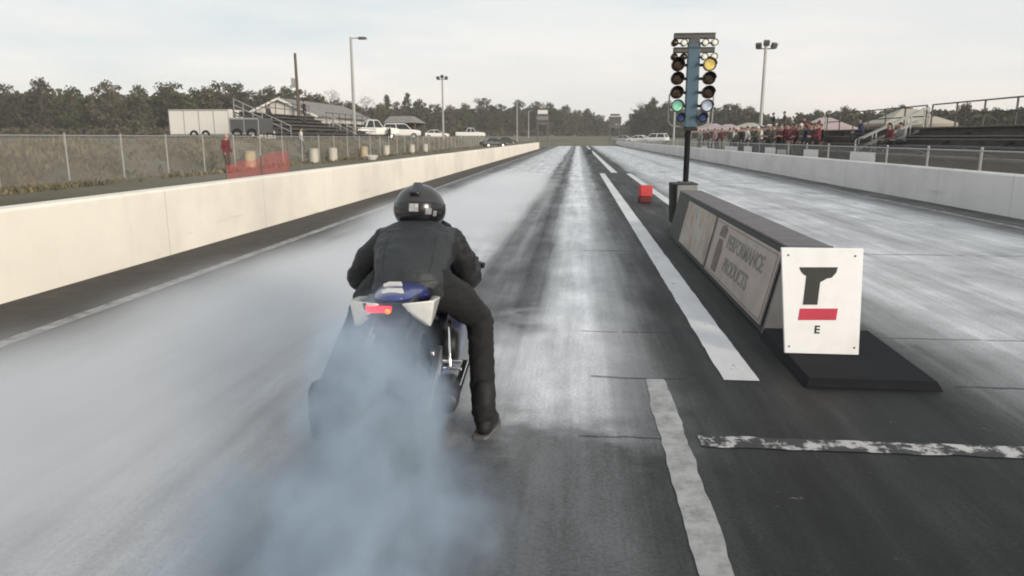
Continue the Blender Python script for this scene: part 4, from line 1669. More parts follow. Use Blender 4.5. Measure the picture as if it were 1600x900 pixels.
def house(px, yap, D, gw, length, yeave, label, mats, ridge_over=.3):
    a = atY(px, yap, D)
    z0 = gz(a.x, D + length / 2)
    zr = a.z - z0
    ze = atY(px, yeave, D).z - z0
    e = empty("building", (a.x, D, z0), 0, label, "building")
    hw = gw / 2
    g = MB()
    g.prism([(-hw, -.2), (hw, -.2), (hw, ze - .08), (0, zr - .14), (-hw, ze - .08)], 0, length, "Y")
    g.build("wall", mats[0], e)
    g = MB()
    for s in (-1, 1):
        d = Vector((s * (hw + .5), 0, ze - (zr - ze) * .5 / hw)) - Vector((0, 0, zr))
        n_ = Vector((-d.z * s, 0, d.x * s)).normalized() * .1
        p0, p1 = Vector((s * .002, 0, zr)), Vector((s * (hw + .5), 0, ze - (zr - ze) * .5 / hw))
        g.hexa([p0 + Vector((0, -.4, 0)), p1 + Vector((0, -.4, 0)), p1 + Vector((0, length + .4, 0)), p0 + Vector((0, length + .4, 0))],
               [p0 + n_ + Vector((0, -.4, 0)), p1 + n_ + Vector((0, -.4, 0)), p1 + n_ + Vector((0, length + .4, 0)), p0 + n_ + Vector((0, length + .4, 0))])
    g.build("roof", mats[1], e)
    g = MB()
    for s in (-1, 1):
        g.bar((0, -.43, zr - .02), (s * (hw + .5), -.43, ze - (zr - ze) * .5 / hw - .02), .06, .22)
    g.build("fascia", M["white_paint"], e)
    for x in (-hw * .45, hw * .45):
        w_ = MB()
        w_.box((x, -.02, 1.5), (1.1, .06, 1.0))
        f_ = w_.build("window", M["glass"], e)
        w_ = MB()
        for dx in (-.58, .58):
            w_.box((x + dx, -.05, 1.5), (.08, .08, 1.16))
        for dz in (-.54, .54):
            w_.box((x, -.05, 1.5 + dz), (1.08, .08, .08))
        w_.build("frame", M["white_paint"], f_)
    w_ = MB()
    w_.box((0, -.02, 1.0), (.95, .06, 2.05))
    d_ = w_.build("door", M["dark_box"], e)
    w_ = MB()
    w_.ball((.36, -.08, 1.0), .05, 8, 6)
    w_.build("handle", M["alu"], d_)
    return e


b_ = house(436, 154, 76, 7.4, 21, 179, "grey building with pale gabled front behind the dark bleachers", (M["siding"], M["roof_grey"]))


def pavilion(px, ytop, D, wpx, label):
    a = atY(px, ytop, D)
    z0 = gz(a.x, D)
    h = a.z - z0
    wd = wpx * D / F
    e = empty("pavilion", (a.x, D, z0), 0, label, "shed")
    g = MB()
    zb = h * .70
    L = 6.0
    g.hexa([(-wd / 2 - .3, -.3, zb), (wd / 2 + .3, -.3, zb), (wd / 2 + .3, L + .3, zb), (-wd / 2 - .3, L + .3, zb)], [(-wd / 2 + .2, 1.5, h), (wd / 2 - .9, 1.5, h), (wd / 2 - .9, L - 1.5, h), (-wd / 2 + .2, L - 1.5, h)])
    g.build("roof", M["roof_grey"], e, bevel=.04)
    for x in (-wd / 2, wd / 2):
        for y in (0, L):
            g = MB()
            g.bar((x, y, -.1), (x, y, zb), .18)
            g.build("post", M["wood"], e)
    g = MB()
    g.box((0, L, zb * .5), (wd - .2, .12, zb - .02))
    g.build("back_wall", M["dark_box"], e)
    return e


pavilion(625, 181, 98, 46, "open shed with grey hipped roof behind the white hatchback")


# ---- vehicles
def car(kind, paint, loc, rz, label, cat, group=None, name="parked_car"):
    e = empty(name, loc, rz, label, cat, group)
    if kind == "pickup":
        Lh, W, zb = 2.75, .97, .40
        st = [(-2.75, .86, .45, 1.12), (-2.6, .95, .42, 1.16), (-1.0, .97, .40, 1.16), (.9, .97, .40, 1.16), (1.2, .97, .40, 1.18), (2.3, .95, .40, 1.10), (2.68, .88, .44, 1.02), (2.75, .80, .48, .90)]
        cab = ((-.75, .98), (-.45, .55), 1.16, 1.86, .90, .74)
        wy = (-1.75, 1.75)
        wr = .38
    elif kind == "suv":
        st = [(-2.25, .80, .42, 1.0), (-2.1, .90, .38, 1.10), (-.6, .92, .34, 1.10), (.9, .92, .34, 1.08), (1.9, .88, .36, .98), (2.2, .78, .42, .86)]
        cab = ((-2.08, 1.05), (-1.8, .45), 1.10, 1.68, .85, .70)
        wy = (-1.35, 1.38)
        wr = .34
    else:
        st = [(-2.3, .74, .38, .84), (-2.15, .86, .32, .96), (-1.2, .90, .28, .98), (.8, .90, .28, .94), (1.9, .86, .30, .84), (2.25, .74, .36, .72)]
        cab = ((-1.75, 1.05), (-1.05, .25), .96, 1.42, .82, .64)
        wy = (-1.35, 1.4)
        wr = .32
    g = MB()
    g.loft([[Vector((w_ * .9, y, b0)), Vector((w_, y, b0 + .14)), Vector((w_, y, t0 - .12)), Vector((w_ * .9, y, t0)), Vector((-w_ * .9, y, t0)), Vector((-w_, y, t0 - .12)), Vector((-w_, y, b0 + .14)), Vector((-w_ * .9, y, b0))] for y, w_, b0, t0 in st])
    g.build("body", paint, e, 30, bevel=.03)
    (a0, a1), (c0, c1), z0, z1, w0, w1 = cab
    g = MB()
    lo = [(-w0, a0, z0 - .01), (w0, a0, z0 - .01), (w0, a1, z0 - .01), (-w0, a1, z0 - .01)]
    hi = [(-w1, c0, z1), (w1, c0, z1), (w1, c1, z1), (-w1, c1, z1)]
    g.hexa(lo, hi)
    g.build("window", M["glass"], e, bevel=.02)
    g = MB()
    g.hexa([(-w1 - .02, c0 - .03, z1 - .02), (w1 + .02, c0 - .03, z1 - .02), (w1 + .02, c1 + .03, z1 - .02), (-w1 - .02, c1 + .03, z1 - .02)], [(-w1 + .08, c0 + .08, z1 + .06), (w1 - .08, c0 + .08, z1 + .06), (w1 - .08, c1 - .08, z1 + .06), (-w1 + .08, c1 - .08, z1 + .06)])
    for i in range(4):
        g.bar(Vector(lo[i]) * 1.0 + Vector((0, 0, .02)), Vector(hi[i]), .09, .07)
    for s in (-1, 1):
        m0 = Vector((s * w0, (a0 + a1) / 2, z0))
        m1 = Vector((s * w1, (c0 + c1) / 2, z1))
        g.bar(m0, m1, .07, .09)
    g.build("roof", paint, e, bevel=.02)
    for y in wy:
        for s in (-1, 1):
            w_ = empty("wheel", (s * .82, y, wr))
            w_.parent = e
            t = MB()
            t.lathe([(wr * .62, -.11), (wr * .95, -.11), (wr, -.07), (wr, .07), (wr * .95, .11), (wr * .62, .11)], (0, 0, 0), "X", 24, closed=True)
            t.build("tyre", M["tyre"], w_)
            t = MB()
            t.lathe([(wr * .62, -.10), (wr * .62, .10), (wr * .3, .085), (.05, .09)], (0, 0, 0), "X", 16)
            t.build("rim", M["alu"], w_)
    yl, yf = st[0][0], st[-1][0]
    for s in (-1, 1):
        g = MB()
        g.box((s * st[1][1] * .80, yl + .06, st[1][3] - .22), (.2, .16, .2))
        g.build("tail_light", M["tail_glass"], e, bevel=.02)
        g = MB()
        g.box((s * st[-2][1] * .74, yf - .09, st[-1][3] - .12), (.3, .2, .14))
        g.build("headlight", M["lamp_glass"], e, bevel=.02)
    g = MB()
    g.box((0, yl - .01, st[0][2] + .06), (1.5, .14, .16))
    g.box((0, yf + .01, st[-1][2] + .02), (1.4, .14, .16))
    g.build("bumper", M["bike_black"] if kind != "pickup" else M["chrome"], e, bevel=.03)
    if kind == "pickup":
        g = MB()
        g.box((0, -1.75, 1.165), (1.66, 1.75, .012))
        g.build("bed", M["bike_black"], e)
    return e


M["tail_glass"] = mat("tail_glass", (0.35, 0.02, 0.02), 0.2, var=0.1)


def place(px, D, dz=0.0):
    a = atY(px, 215, D)
    return (a.x, D, gz(a.x, D) + dz)


car("pickup", M["white_paint"], place(581, 74), R(-62), "white pickup parked beside the low bleachers, tailgate towards the track", "pickup")
car("suv", M["white_paint"], place(628, 84), R(-78), "white hatchback parked in front of the grey hipped shed", "car")
car("sedan", M["car_silver"], place(571, 88), R(-70), "silver car half hidden behind the white pickup", "car")
car("sedan", M["white_paint"], place(682, 128), R(-80), "white car at the foot of the lone flood light pole", "car")
car("pickup", M["white_paint"], place(735, 136), R(-82), "white pickup parked out beyond the end of the fence", "pickup")
car("sedan", M["car_dark"], place(771, 128), R(-60), "dark car nearest the far end of the cream wall", "car")
car("sedan", M["car_dark"], place(792, 165), R(-80), "dark car far away below the distant pair of light poles", "car")
car("sedan", M["white_paint"], place(997, 138), R(60), "white car beyond the right wall, left of a close pair", "car")
car("suv", M["white_paint"], place(1024, 128), R(60), "white car beyond the right wall, right of a close pair", "car")
car("sedan", M["car_silver"], place(972, 168), R(70), "small silver car far off by the end of the right wall", "car")


def box_trailer(px0, px1, ytop, D, depth, paint, label, ybot):
    a = atY(px0, ytop, D)
    b = atY(px1, ytop, D)
    z0 = gz((a.x + b.x) / 2, D)
    zb = max(atY(px0, ybot, D).z - z0, .35)
    zt = a.z - z0
    cx = (a.x + b.x) / 2
    wd = b.x - a.x
    e = empty("trailer", (cx, D, z0), 0, label, "trailer")
    g = MB()
    g.box((0, depth / 2, (zb + zt) / 2), (wd, depth, zt - zb))
    g.build("body", paint, e, bevel=.06)
    g = MB()
    for z in (zb + .06, zt - .06):
        g.box((0, -.006, z), (wd - .06, .05, .1))
    n = max(2, int(wd / 1.2))
    for i in range(n + 1):
        g.box((-wd / 2 + .05 + (wd - .1) * i / n, -.004, (zb + zt) / 2), (.05, .04, zt - zb - .24))
    g.build("trim", M["galv"], e)
    for x in (-.5, .5):
        w_ = MB()
        w_.lathe([(.2, -.1), (.36, -.1), (.38, 0), (.36, .1), (.2, .1)], (x, .05, .38), "Y", 20, closed=True)
        w_.build("wheel", M["tyre"], e)
    g = MB()
    g.bar((wd / 2, depth * .5, zb + .05), (wd / 2 + 1.2, depth * .5, zb - .02), .12)
    g.bar((wd / 2 + 1.1, depth * .5, zb), (wd / 2 + 1.1, depth * .5, 0), .07)
    g.build("hitch", M["bike_black"], e)
    return e


box_trailer(262, 357, 171, 58, 2.6, M["trailer_white"], "long white box trailer at the left end of the bleachers", 212)
box_trailer(357, 404, 184, 47, 2.2, M["dark_box"], "dark grey box trailer in front of the gabled building, beside the white one", 213)
# barrels along the left fence
def drum(px, D, m_, label, name="barrel"):
    x = -16.35
    D = -x * 0 + D
    e = empty(name, (x, D, 0), random.uniform(0, 3), label, "barrel", "barrels along the left fence")
    g = MB()
    g.lathe([(.26, 0), (.285, .02), (.285, .28), (.30, .30), (.285, .32), (.285, .58), (.30, .60), (.285, .62), (.285, .86), (.295, .88), (.26, .885), (.25, .86)], (0, 0, 0), "Z", 24)
    g.build("body", m_, e)
    return e


def fenceD(px):
    return 16.35 / ((103.0 - (px - 800)) / F) if False else None


for px, m_, lab in ((388, "drum_tan", "tan barrel standing against the fence beside the red mesh"), (489, "drum_pale", "pale barrel at the fence below the person in a dark cap"),
                    (519, "drum_pale", "pale barrel at the fence next to the first, below the middle of the bleachers"), (568, "drum_tan", "yellowish barrel at the fence beside the small white tub"),
                    (603, "drum_pale", "pale barrel at the fence below the white pickup"), (643, "drum_pale", "pale barrel at the fence below the white hatchback"),
                    (664, "drum_pale", "farthest pale barrel along the fence, left of the lone light pole")):
    # depth where the line of sight meets the fence line
    d = ray(px, 215)
    D = -16.35 / d.x * d.y
    drum(px, D, M[m_], lab)

d = ray(580, 232)
D = -14.6 / d.x * d.y
e = empty("tub", (-14.6, D, 0), 0, "small white tub lying on the dirt in front of the fence", "tub")
g = MB()
g.lathe([(.30, 0), (.42, .16), (.50, .30), (.48, .31), (.38, .17), (.26, .03)], (0, 0, 0), "Z", 20)
g.build("bowl", M["white_paint"], e)

# red safety mesh hung on stakes behind the cream wall
pA = gnd(352, 285, 0.25)
e = None
x0_, y0_ = -9.0, 0
dA = ray(352, 250)
dB = ray(450, 250)
YA = -9.4 / dA.x * dA.y
YB = -10.2 / dB.x * dB.y
e = empty("safety_mesh", (-9.4, YA, 0), 0, "sagging red safety mesh hung on stakes behind the cream wall", "safety mesh")
g = MB()
n = 24
vs = []
for i in range(n + 1):
    t = i / n
    x = (-10.2 + 9.4) * t + .05 * math.sin(t * 19)
    y = (YB - YA) * t
    top = .80 + .34 * t + .04 * math.sin(t * 11)
    vs += [(x, y, .05), (x + .06 * math.sin(t * 7), y, .05 + top * .5), (x, y, top)]
g.add(vs, [(3 * i + k, 3 * i + 3 + k, 3 * i + 4 + k, 3 * i + 1 + k) for i in range(n) for k in (0, 1)])
g.build("mesh_sheet", M["red_mesh"], e, 60)
for t, hh in ((0, .85), (.5, 1.0), (1, 1.4)):
    g = MB()
    g.tube([((-.8) * t, (YB - YA) * t, -.1), ((-.8) * t, (YB - YA) * t, hh)], .02, 6)
    g.build("stake", M["bleacher_plank"], e)


# ------------------------------------------------------------------ spectators
def person_proto(pose):
    J = {}
    if pose == "sit":
        pel, ch, nk, hd = Vector((0, 0, .10)), Vector((0, .06, .42)), Vector((0, .10, .60)), Vector((0, .13, .73))
        kn = [Vector((s * .12, .44, .10)) for s in (-1, 1)]
        an = [Vector((s * .12, .42, -.34)) for s in (-1, 1)]
        elb = [Vector((s * .26, .10, .26)) for s in (-1, 1)]
        wri = [Vector((s * .14, .34, .20)) for s in (-1, 1)]
    else:
        pel, ch, nk, hd = Vector((0, 0, .95)), Vector((0, .01, 1.28)), Vector((0, .02, 1.47)), Vector((0, .045, 1.60))
        kn = [Vector((-.10, .03, .50)), Vector((.11, .05 if pose != "walk" else .18, .50))]
        an = [Vector((-.11, -.02 if pose != "walk" else -.18, .08)), Vector((.13, 0 if pose != "walk" else .14, .08))]
        elb = [Vector((-.27, -.03, 1.12)), Vector((.27, -.03, 1.12))]
        wri = [Vector((-.27, .09, .90)), Vector((.27, .09, .90))]
        if pose == "rail":                                     # forearms forward on a rail
            elb = [Vector((-.26, .10, 1.12)), Vector((.26, .10, 1.12))]
            wri = [Vector((-.16, .33, 1.10)), Vector((.16, .33, 1.12))]
        if pose == "phone":                                    # right arm raised with something held up
            elb[1] = Vector((.26, .16, 1.26))
            wri[1] = Vector((.12, .30, 1.50))
    sh = [ch + Vector((s * .185, 0, .13)) for s in (-1, 1)]
    hp = [pel + Vector((s * .09, 0, -.02)) for s in (-1, 1)]

    def torso(g, k):
        rings = []
        up = (ch - pel)
        for t, w_, d_ in ((-.12, .15, .10), (.1, .165, .115), (.4, .15, .105), (.75, .17, .115), (1.1, .185, .115), (1.38, .15, .085), (1.5, .07, .06)):
            c = pel + up * t
            rings.append([c + Vector(((w_ + k) * math.cos(q), (d_ + k) * math.sin(q), 0)) for q in [2 * math.pi * j / 16 for j in range(16)]])
        g.loft(rings)

    def arms(g, k, full=True):
        for s, a, b_, c in zip((-1, 1), sh, elb, wri):
            g.tube([a, a.lerp(b_, .5), b_], [.062 + k, .052 + k, .044 + k], 10, round_ends=True)
            g.tube([b_, b_.lerp(c, .4), c], [.045 + k, .042 + k, .029 + k], 10, round_ends=True)

    def legs(g, k):
        for a, b_, c in zip(hp, kn, an):
            g.tube([a, a.lerp(b_, .5), b_], [.092 + k, .08 + k, .058 + k], 10, round_ends=True)
            g.tube([b_, b_.lerp(c, .35), c], [.058 + k, .056 + k, .040 + k], 10, round_ends=True)
    body = MB()
    torso(body, -.006)
    arms(body, -.004)
    legs(body, -.004)
    body.tube([nk + Vector((0, 0, -.06)), nk, hd], [.06, .055, .055], 10, round_ends=True)
    body.ball(hd + Vector((0, 0, .015)), (.074, .092, .112), 14, 10)
    body.ball(hd + Vector((0, .096, -.002)), (.013, .02, .022), 8, 6)
    body.ball(hd + Vector((0, .086, -.055)), (.024, .012, .008), 8, 6)
    for s in (-1, 1):
        body.ball(hd + Vector((s * .077, 0, 0)), (.012, .02, .03), 8, 6)
    for s, b_, c in zip((-1, 1), elb, wri):
        d = (c - b_).normalized()
        sd = d.orthogonal().normalized()
        body.tube([c, c + d * .05, c + d * .09], [.028, .036, .03], 10, round_ends=True)
        for i, l_ in enumerate((.055, .07, .065, .05)):
            q = c + d * .085 + sd * (-.027 + .018 * i)
            body.tube([q, q + d * l_ * .5, q + d * l_ + sd.cross(d) * .012], [.010, .010, .009], 6, round_ends=True)
        q = c + d * .03 - sd * .03
        body.tube([q, q - sd * .022 + d * .03, q - sd * .016 + d * .055], [.012, .011, .010], 6, round_ends=True)
    for c in an:
        body.tube([c, c + Vector((0, .05, -.04)), c + Vector((.0, .15, -.05))], [.042, .042, .03], 10, round_ends=True)
    shirt = MB()
    torso(shirt, .012)
    arms(shirt, .008)
    tr = MB()
    legs(tr, .008)
    tr.ball(pel + Vector((0, 0, -.01)), (.165, .118, .11), 14, 10)
    hair = MB()
    hair.ball(hd + Vector((0, -.012, .045)), (.082, .094, .092), 14, 10)
    shoe = MB()
    for c in an:
        shoe.tube([c + Vector((0, -.04, -.035)), c + Vector((0, .06, -.04)), c + Vector((0, .17, -.05))], [.045, .046, .034], 10, round_ends=True)
    return (organic_mesh(body, "body", M["skin"], .013, 2), organic_mesh(shirt, "shirt", M["denim"], .016, 3), organic_mesh(tr, "trousers", M["denim"], .016, 3),
            hair.mesh("hair", M["hair_dark"], 80), organic_mesh(shoe, "shoes", M["boot"], .014, 2))


PROTO = {p: person_proto(p) for p in ("stand", "rail", "phone", "walk", "sit")}


def slot(o, m_):
    o.material_slots[0].link = "OBJECT"
    o.material_slots[0].material = m_


def spectator(pose, loc, rz, top, bottom, label, group=None, cap=None, scale=1.0):
    e = empty("person", loc, rz, label, "person", group)
    e.scale = (scale,) * 3
    names = ("body", "shirt", "trousers", "hair", "shoes")
    for n_, me in zip(names, PROTO[pose]):
        o = bpy.data.objects.new(n_, me)
        C.objects.link(o)
        o.parent = e
        if n_ == "shirt":
            slot(o, CLOTH[top])
        elif n_ == "trousers":
            slot(o, CLOTH[bottom])
        elif n_ == "hair":
            o.name = "cap" if cap else "hair"
            slot(o, CLOTH[cap] if cap else M["hair_dark"])
    return e


def at_x(px, x):
    d = ray(px, 215)
    return x / d.x * d.y


# left side people
D = at_x(352, -15.6)
spectator("stand", (-15.6, D, 0), R(-100), "maroon", "brown", "person in dark red clothes standing by the fence at the left end", cap="pink")
D = at_x(478, -21.6)
spectator("stand", (-21.62, D, 2.72), R(-90), "black", "charcoal", "person in black with dark cap standing high on the bleachers", cap="black")
D = at_x(395, -22.0)
spectator("sit", (-22.54, 52.4, 3.05), R(-90), "charcoal", "black", "person in charcoal sitting near the top of the bleachers", cap=None)
D = at_x(470, -18.6)
spectator("walk", (-18.3, at_x(470, -18.3), gz(-18.3, 50)), R(-60), "white", "charcoal", "person in white top standing at the foot of the bleachers")
spectator("stand", (-19.0, at_x(609, -19.0), gz(-19.0, 66)), R(-90), "black", "black", "person in black standing by the front bumper of the white pickup")

# right side bleachers with crowd
RB = bleachers("bleachers", 11.9, 33.0, 45.5, .5, 4, .34, .68, 1, "dark bleachers packed with spectators behind the right wall")
RB2 = bleachers("bleachers", 11.9, 20.5, 32.5, .5, 4, .34, .68, 1, "dark bleachers with few spectators at the right edge, nearest the camera")


def crowd(pose, px, D, top, bottom, label, cap=None, zz=None, rz=None, sc_=1.0, group=None):
    if D < 46 and px > 1180:
        D = at_x(px, random.uniform(10.25, 10.9))
    a = atY(px, 215, D)
    z = gz(a.x, D) if zz is None else zz
    return spectator(pose, (a.x, D, z), R(90) + (random.uniform(-.5, .5) if rz is None else rz), top, bottom, label, group, cap, sc_)


G_ = "spectators behind the right wall"
ppl = [
    ("stand", 1141, 50, "olive", "charcoal", "person in olive jacket at the left of the standing spectators", None),
    ("rail", 1151, 47, "olive", "black", "broad person in olive coat leaning towards the right fence", None),
    ("stand", 1158, 50.5, "black", "black", "person in black behind the one in olive coat", "black"),
    ("walk", 1168, 46, "white", "charcoal", "person in white top bending beside the white fence banner", None),
    ("phone", 1178, 47.5, "olive", "black", "person in olive top holding up a phone", "olive"),
    ("stand", 1186, 50, "grey", "denim", "person in grey top between the phone holder and the flood light pole", None),
    ("stand", 1192, 53, "black", "black", "person in black right beside the flood light pole", "black"),
    ("rail", 1202, 45.5, "charcoal", "black", "person in charcoal leaning on the fence under the flood light pole", None),
    ("stand", 1145, 55, "charcoal", "black", "person in charcoal behind the one in olive jacket at the left", None),
    ("stand", 1163, 54, "brown", "black", "person in brown behind the one bending in white", "charcoal"),
    ("stand", 1174, 55, "navy", "black", "person in navy behind the phone holder", None),
    ("rail", 1182, 45, "black", "black", "person in black leaning on the fence in front of the one in grey", "grey"),
    ("rail", 1209, 44, "brown", "charcoal", "person in brown leaning on the fence, right of the one in charcoal", "black"),
    ("stand", 1216, 42.5, "charcoal", "black", "person in charcoal standing before the left end of the packed stand", None),
    ("rail", 1226, 41.5, "maroon", "black", "person in maroon leaning on the fence before the packed stand", "black"),
    ("stand", 1241, 40, "maroon", "charcoal", "person in maroon standing before the middle of the packed stand", None),
    ("rail", 1252, 39, "red", "black", "person in red leaning on the fence before the packed stand", None),
    ("stand", 1266, 37.5, "black", "black", "person in black standing before the right half of the packed stand", "maroon"),
    ("rail", 1278, 37, "maroon", "black", "person in maroon leaning on the fence at the right end of the packed stand", None),
    ("stand", 1100, 66, "black", "black", "person in black behind those below the pink canopy", None),
    ("stand", 1122, 63, "charcoal", "navy", "person in charcoal and navy behind those below the pink canopy", None),
    ("stand", 1094, 62, "grey", "charcoal", "person in grey standing just right of the starting light post", None),
    ("stand", 1106, 60, "brown", "black", "person in brown standing below the pink canopy", None),
    ("walk", 1117, 58, "pink", "charcoal", "person in pink top walking below the pink canopy", None),
    ("stand", 1128, 57, "maroon", "charcoal", "person in dark red top at the right edge of the pink canopy", None),
]
for pose, px, D, top, bot, lab, cap in ppl:
    if bot == "denim":
        bot = "navy"
    crowd(pose, px, D, top, bot, lab, cap, group=G_)

# seated and standing on the right stand: row i has x = 11.9 + i*.68 + .2, seat top z = .5+.42+i*.34+.025
def on_stand(px, row, pose, top, bottom, label, cap=None):
    x = 11.9 + row * .68 + .2
    zs = .5 + .42 + row * .34 + .025
    if pose == "sit":
        X_ = x + .02
        z_ = zs - .005 + 0.0
        # hips rest on the plank
        z_ = zs - .10 + .105
    else:
        X_ = x + .36
        z_ = .5 + .42 + row * .34 - .32 + .02
        x = X_
    D = at_x(px, x)
    spectator(pose, (X_, D, z_), R(90) + random.uniform(-.25, .25), top, bottom, label, G_, cap)


on_stand(1207, 3, "stand", "black", "black", "person in black standing on the top row, left of the other one up there", "black")
on_stand(1224, 3, "stand", "brown", "black", "person in dark brown standing on the top row, right of the other one up there")
on_stand(1212, 2, "sit", "white", "charcoal", "person in white top sitting below the two standing on the top row")
on_stand(1221, 1, "sit", "charcoal", "black", "person in charcoal sitting low at the left end of the stand")
on_stand(1229, 2, "sit", "maroon", "black", "person in maroon sitting left of the white capped one")
on_stand(1236, 1, "sit", "red", "charcoal", "person in bright red sitting in front of the white capped one", "red")
on_stand(1238, 3, "sit", "grey", "charcoal", "person in grey with white cap sitting on the top row", "white")
on_stand(1245, 2, "sit", "maroon", "charcoal", "person in maroon with black cap in the middle of the stand", "black")
on_stand(1250, 1, "sit", "red", "black", "bareheaded person in red in the middle of the stand")
on_stand(1255, 0, "sit", "pink", "charcoal", "person in pink top on the lowest row of the stand")
on_stand(1257, 3, "sit", "black", "black", "person in black sitting on the top row beside the pale tent")
on_stand(1263, 2, "sit", "maroon", "navy", "person in maroon and navy sitting below the pale tent")
on_stand(1270, 1, "sit", "red", "navy", "person in red and navy sitting below the pale tent", "maroon")
on_stand(1276, 0, "sit", "charcoal", "black", "person in charcoal on the lowest row below the pale tent")
on_stand(1281, 2, "sit", "black", "charcoal", "person in black near the right end of the packed stand", "maroon")
on_stand(1345, 2, "sit", "navy", "charcoal", "person in navy sitting alone on the nearer stand at the right", None)
on_stand(1392, 1, "sit", "maroon", "charcoal", "person in maroon sitting on the nearer stand, left of the person in grey", "black")
on_stand(1409, 1, "sit", "grey", "black", "person in grey sitting on the nearer stand, beside the one in maroon")

# the packed rest of the crowd, every one dressed differently
combos = [(a_, b_, c_, p_) for a_ in ("black", "charcoal", "navy", "brown", "grey", "olive", "maroon", "white") for b_ in ("black", "charcoal", "navy", "brown") for c_ in (None, "black", "white", "maroon") for p_ in ("stand", "rail")]
rc = random.Random(21)
rc.shuffle(combos)
for i in range(34):
    a_, b_, c_, p_ = combos[i]
    px = 1140 + 143 * (i + rc.random()) / 34
    x = rc.uniform(10.3, 11.0) if px > 1195 else rc.uniform(10.4, 13.2)
    D = at_x(px, x)
    spectator(p_, (x, D, gz(x, D)), R(90) + rc.uniform(-.6, .6), a_, b_, "person in %s top and %s trousers%s, %s in the packed crowd" % (a_, b_, (" with %s cap" % c_) if c_ else " with dark hair", "standing" if p_ == "stand" else "leaning forward"), G_, c_, rc.uniform(.95, 1.04))

# white banners hung on the right fence
for px, wpx, hh, lab in ((1097, 9, .42, "small white banner on the right fence next to the starting light post"), (1133, 20, .5, "pale banner on the right fence left of the olive coated spectators"),
                         (1163, 13, .55, "white banner on the right fence below the person in white"), (1196, 17, .55, "bright white banner on the right fence under the flood light pole"),
                         (1215, 15, .48, "dull grey banner on the right fence below the two standing on the top row"), (1257, 23, .55, "wide pinkish white banner on the right fence below the people in red"),
                         (1330, 40, .55, "wide white banner on the right fence in front of the nearer stand")):
    D = at_x(px, 9.2)
    D2 = at_x(px + wpx, 9.2)
    L = D - D2
    e = empty("banner", (9.2, D2, .52), 0, lab, "banner", "banners hung on the right fence")
    g = MB()
    rings = []
    for i in range(9):
        y = L * i / 8
        b_ = .015 * math.sin(i * 1.7)
        rings.append([Vector((b_, y, .02)), Vector((b_ + .01, y, .02)), Vector((b_ + .01, y, hh + .02)), Vector((b_, y, hh + .02))])
    g.loft(rings)
    g.build("sheet", M["banner_white"] if "grey" not in lab else M["car_silver"], e, 50)
    g = MB()
    for y in (.05, L - .05):
        g.lathe([(.012, 0), (.024, 0), (.024, .004), (.012, .004)], (-.012, y, hh - .03), "X", 12, closed=True)
    g.build("eyelet", M["galv_dark"], e)


def canopy(px, ytop, D, wd, dp, yeave, m_, label, frame="galv"):
    a = atY(px, ytop, D)
    z0 = gz(a.x, D)
    h = a.z - z0
    he = atY(px, yeave, D).z - z0
    e = empty("canopy", (a.x, D, z0), 0, label, "canopy")
    g = MB()
    b0 = [Vector((-wd / 2, -dp / 2, he)), Vector((wd / 2, -dp / 2, he)), Vector((wd / 2, dp / 2, he)), Vector((-wd / 2, dp / 2, he))]
    vl = [v - Vector((0, 0, .22)) for v in b0]
    rg = .25
    t0 = [Vector((-wd * rg * .4, -dp * .02, h)), Vector((wd * rg * .4, -dp * .02, h)), Vector((wd * rg * .4, dp * .02, h)), Vector((-wd * rg * .4, dp * .02, h))]
    mid = [b0[i].lerp(t0[i], .5) - Vector((0, 0, .05)) for i in range(4)]
    g.add(vl + b0 + mid + t0, [(k * 4 + i, k * 4 + (i + 1) % 4, k * 4 + 4 + (i + 1) % 4, k * 4 + 4 + i) for k in range(3) for i in range(4)] + [(12, 13, 14, 15)])
    o = g.build("roof", m_, e, 30)
    o.modifiers.new("t", "SOLIDIFY").thickness = .02
    for i in range(4):
        g = MB()
        p = b0[i] * .98
        g.bar((p.x, p.y, 0), (p.x, p.y, he - .05), .06)
        g.build("leg", M[frame], e)
    return e


canopy(1112, 193, 76, 4.6, 4, 205, M["canopy_pink"], "pink low canopy just right of the starting lights")
canopy(1138, 194, 72, 3.2, 3.5, 203, M["canopy_pink"], "smaller pink canopy behind the olive coated spectators")
canopy(1172, 192, 80, 3.6, 4, 199, M["canopy_cream"], "cream canopy behind the flood light pole and standing spectators")
canopy(1290, 184, 49, 3.6, 3.6, 203, M["canopy_pink"], "pale pink pop up tent behind the seated spectators in red")
canopy(1420, 170, 44, 3.8, 3.6, 193, M["canopy_cream"], "cream pop up tent at the far right behind the nearer stand")


# ------------------------------------------------------------------ trees
def leaf_quads(mb, c, rad, n, size, rnd, flat=0.8):
    for _ in range(n):
        d = Vector((rnd.gauss(0, 1), rnd.gauss(0, 1), rnd.gauss(0, flat)))
        d = d.normalized() * (rnd.random() ** .45)
        p = c + Vector((d.x * rad, d.y * rad, d.z * rad * .85))
        nrm = Vector((rnd.gauss(0, 1), rnd.gauss(0, 1), rnd.gauss(.3, 1))).normalized()
        u = nrm.orthogonal().normalized()
        a = rnd.random() * 6.28
        v = nrm.cross(u)
        u, v = u * math.cos(a) + v * math.sin(a), v * math.cos(a) - u * math.sin(a)
        s = size * rnd.uniform(.6, 1.3)
        mb.add([p - u * s, p - v * s * .6, p + u * s, p + v * s * .6], [(0, 1, 2, 3)])


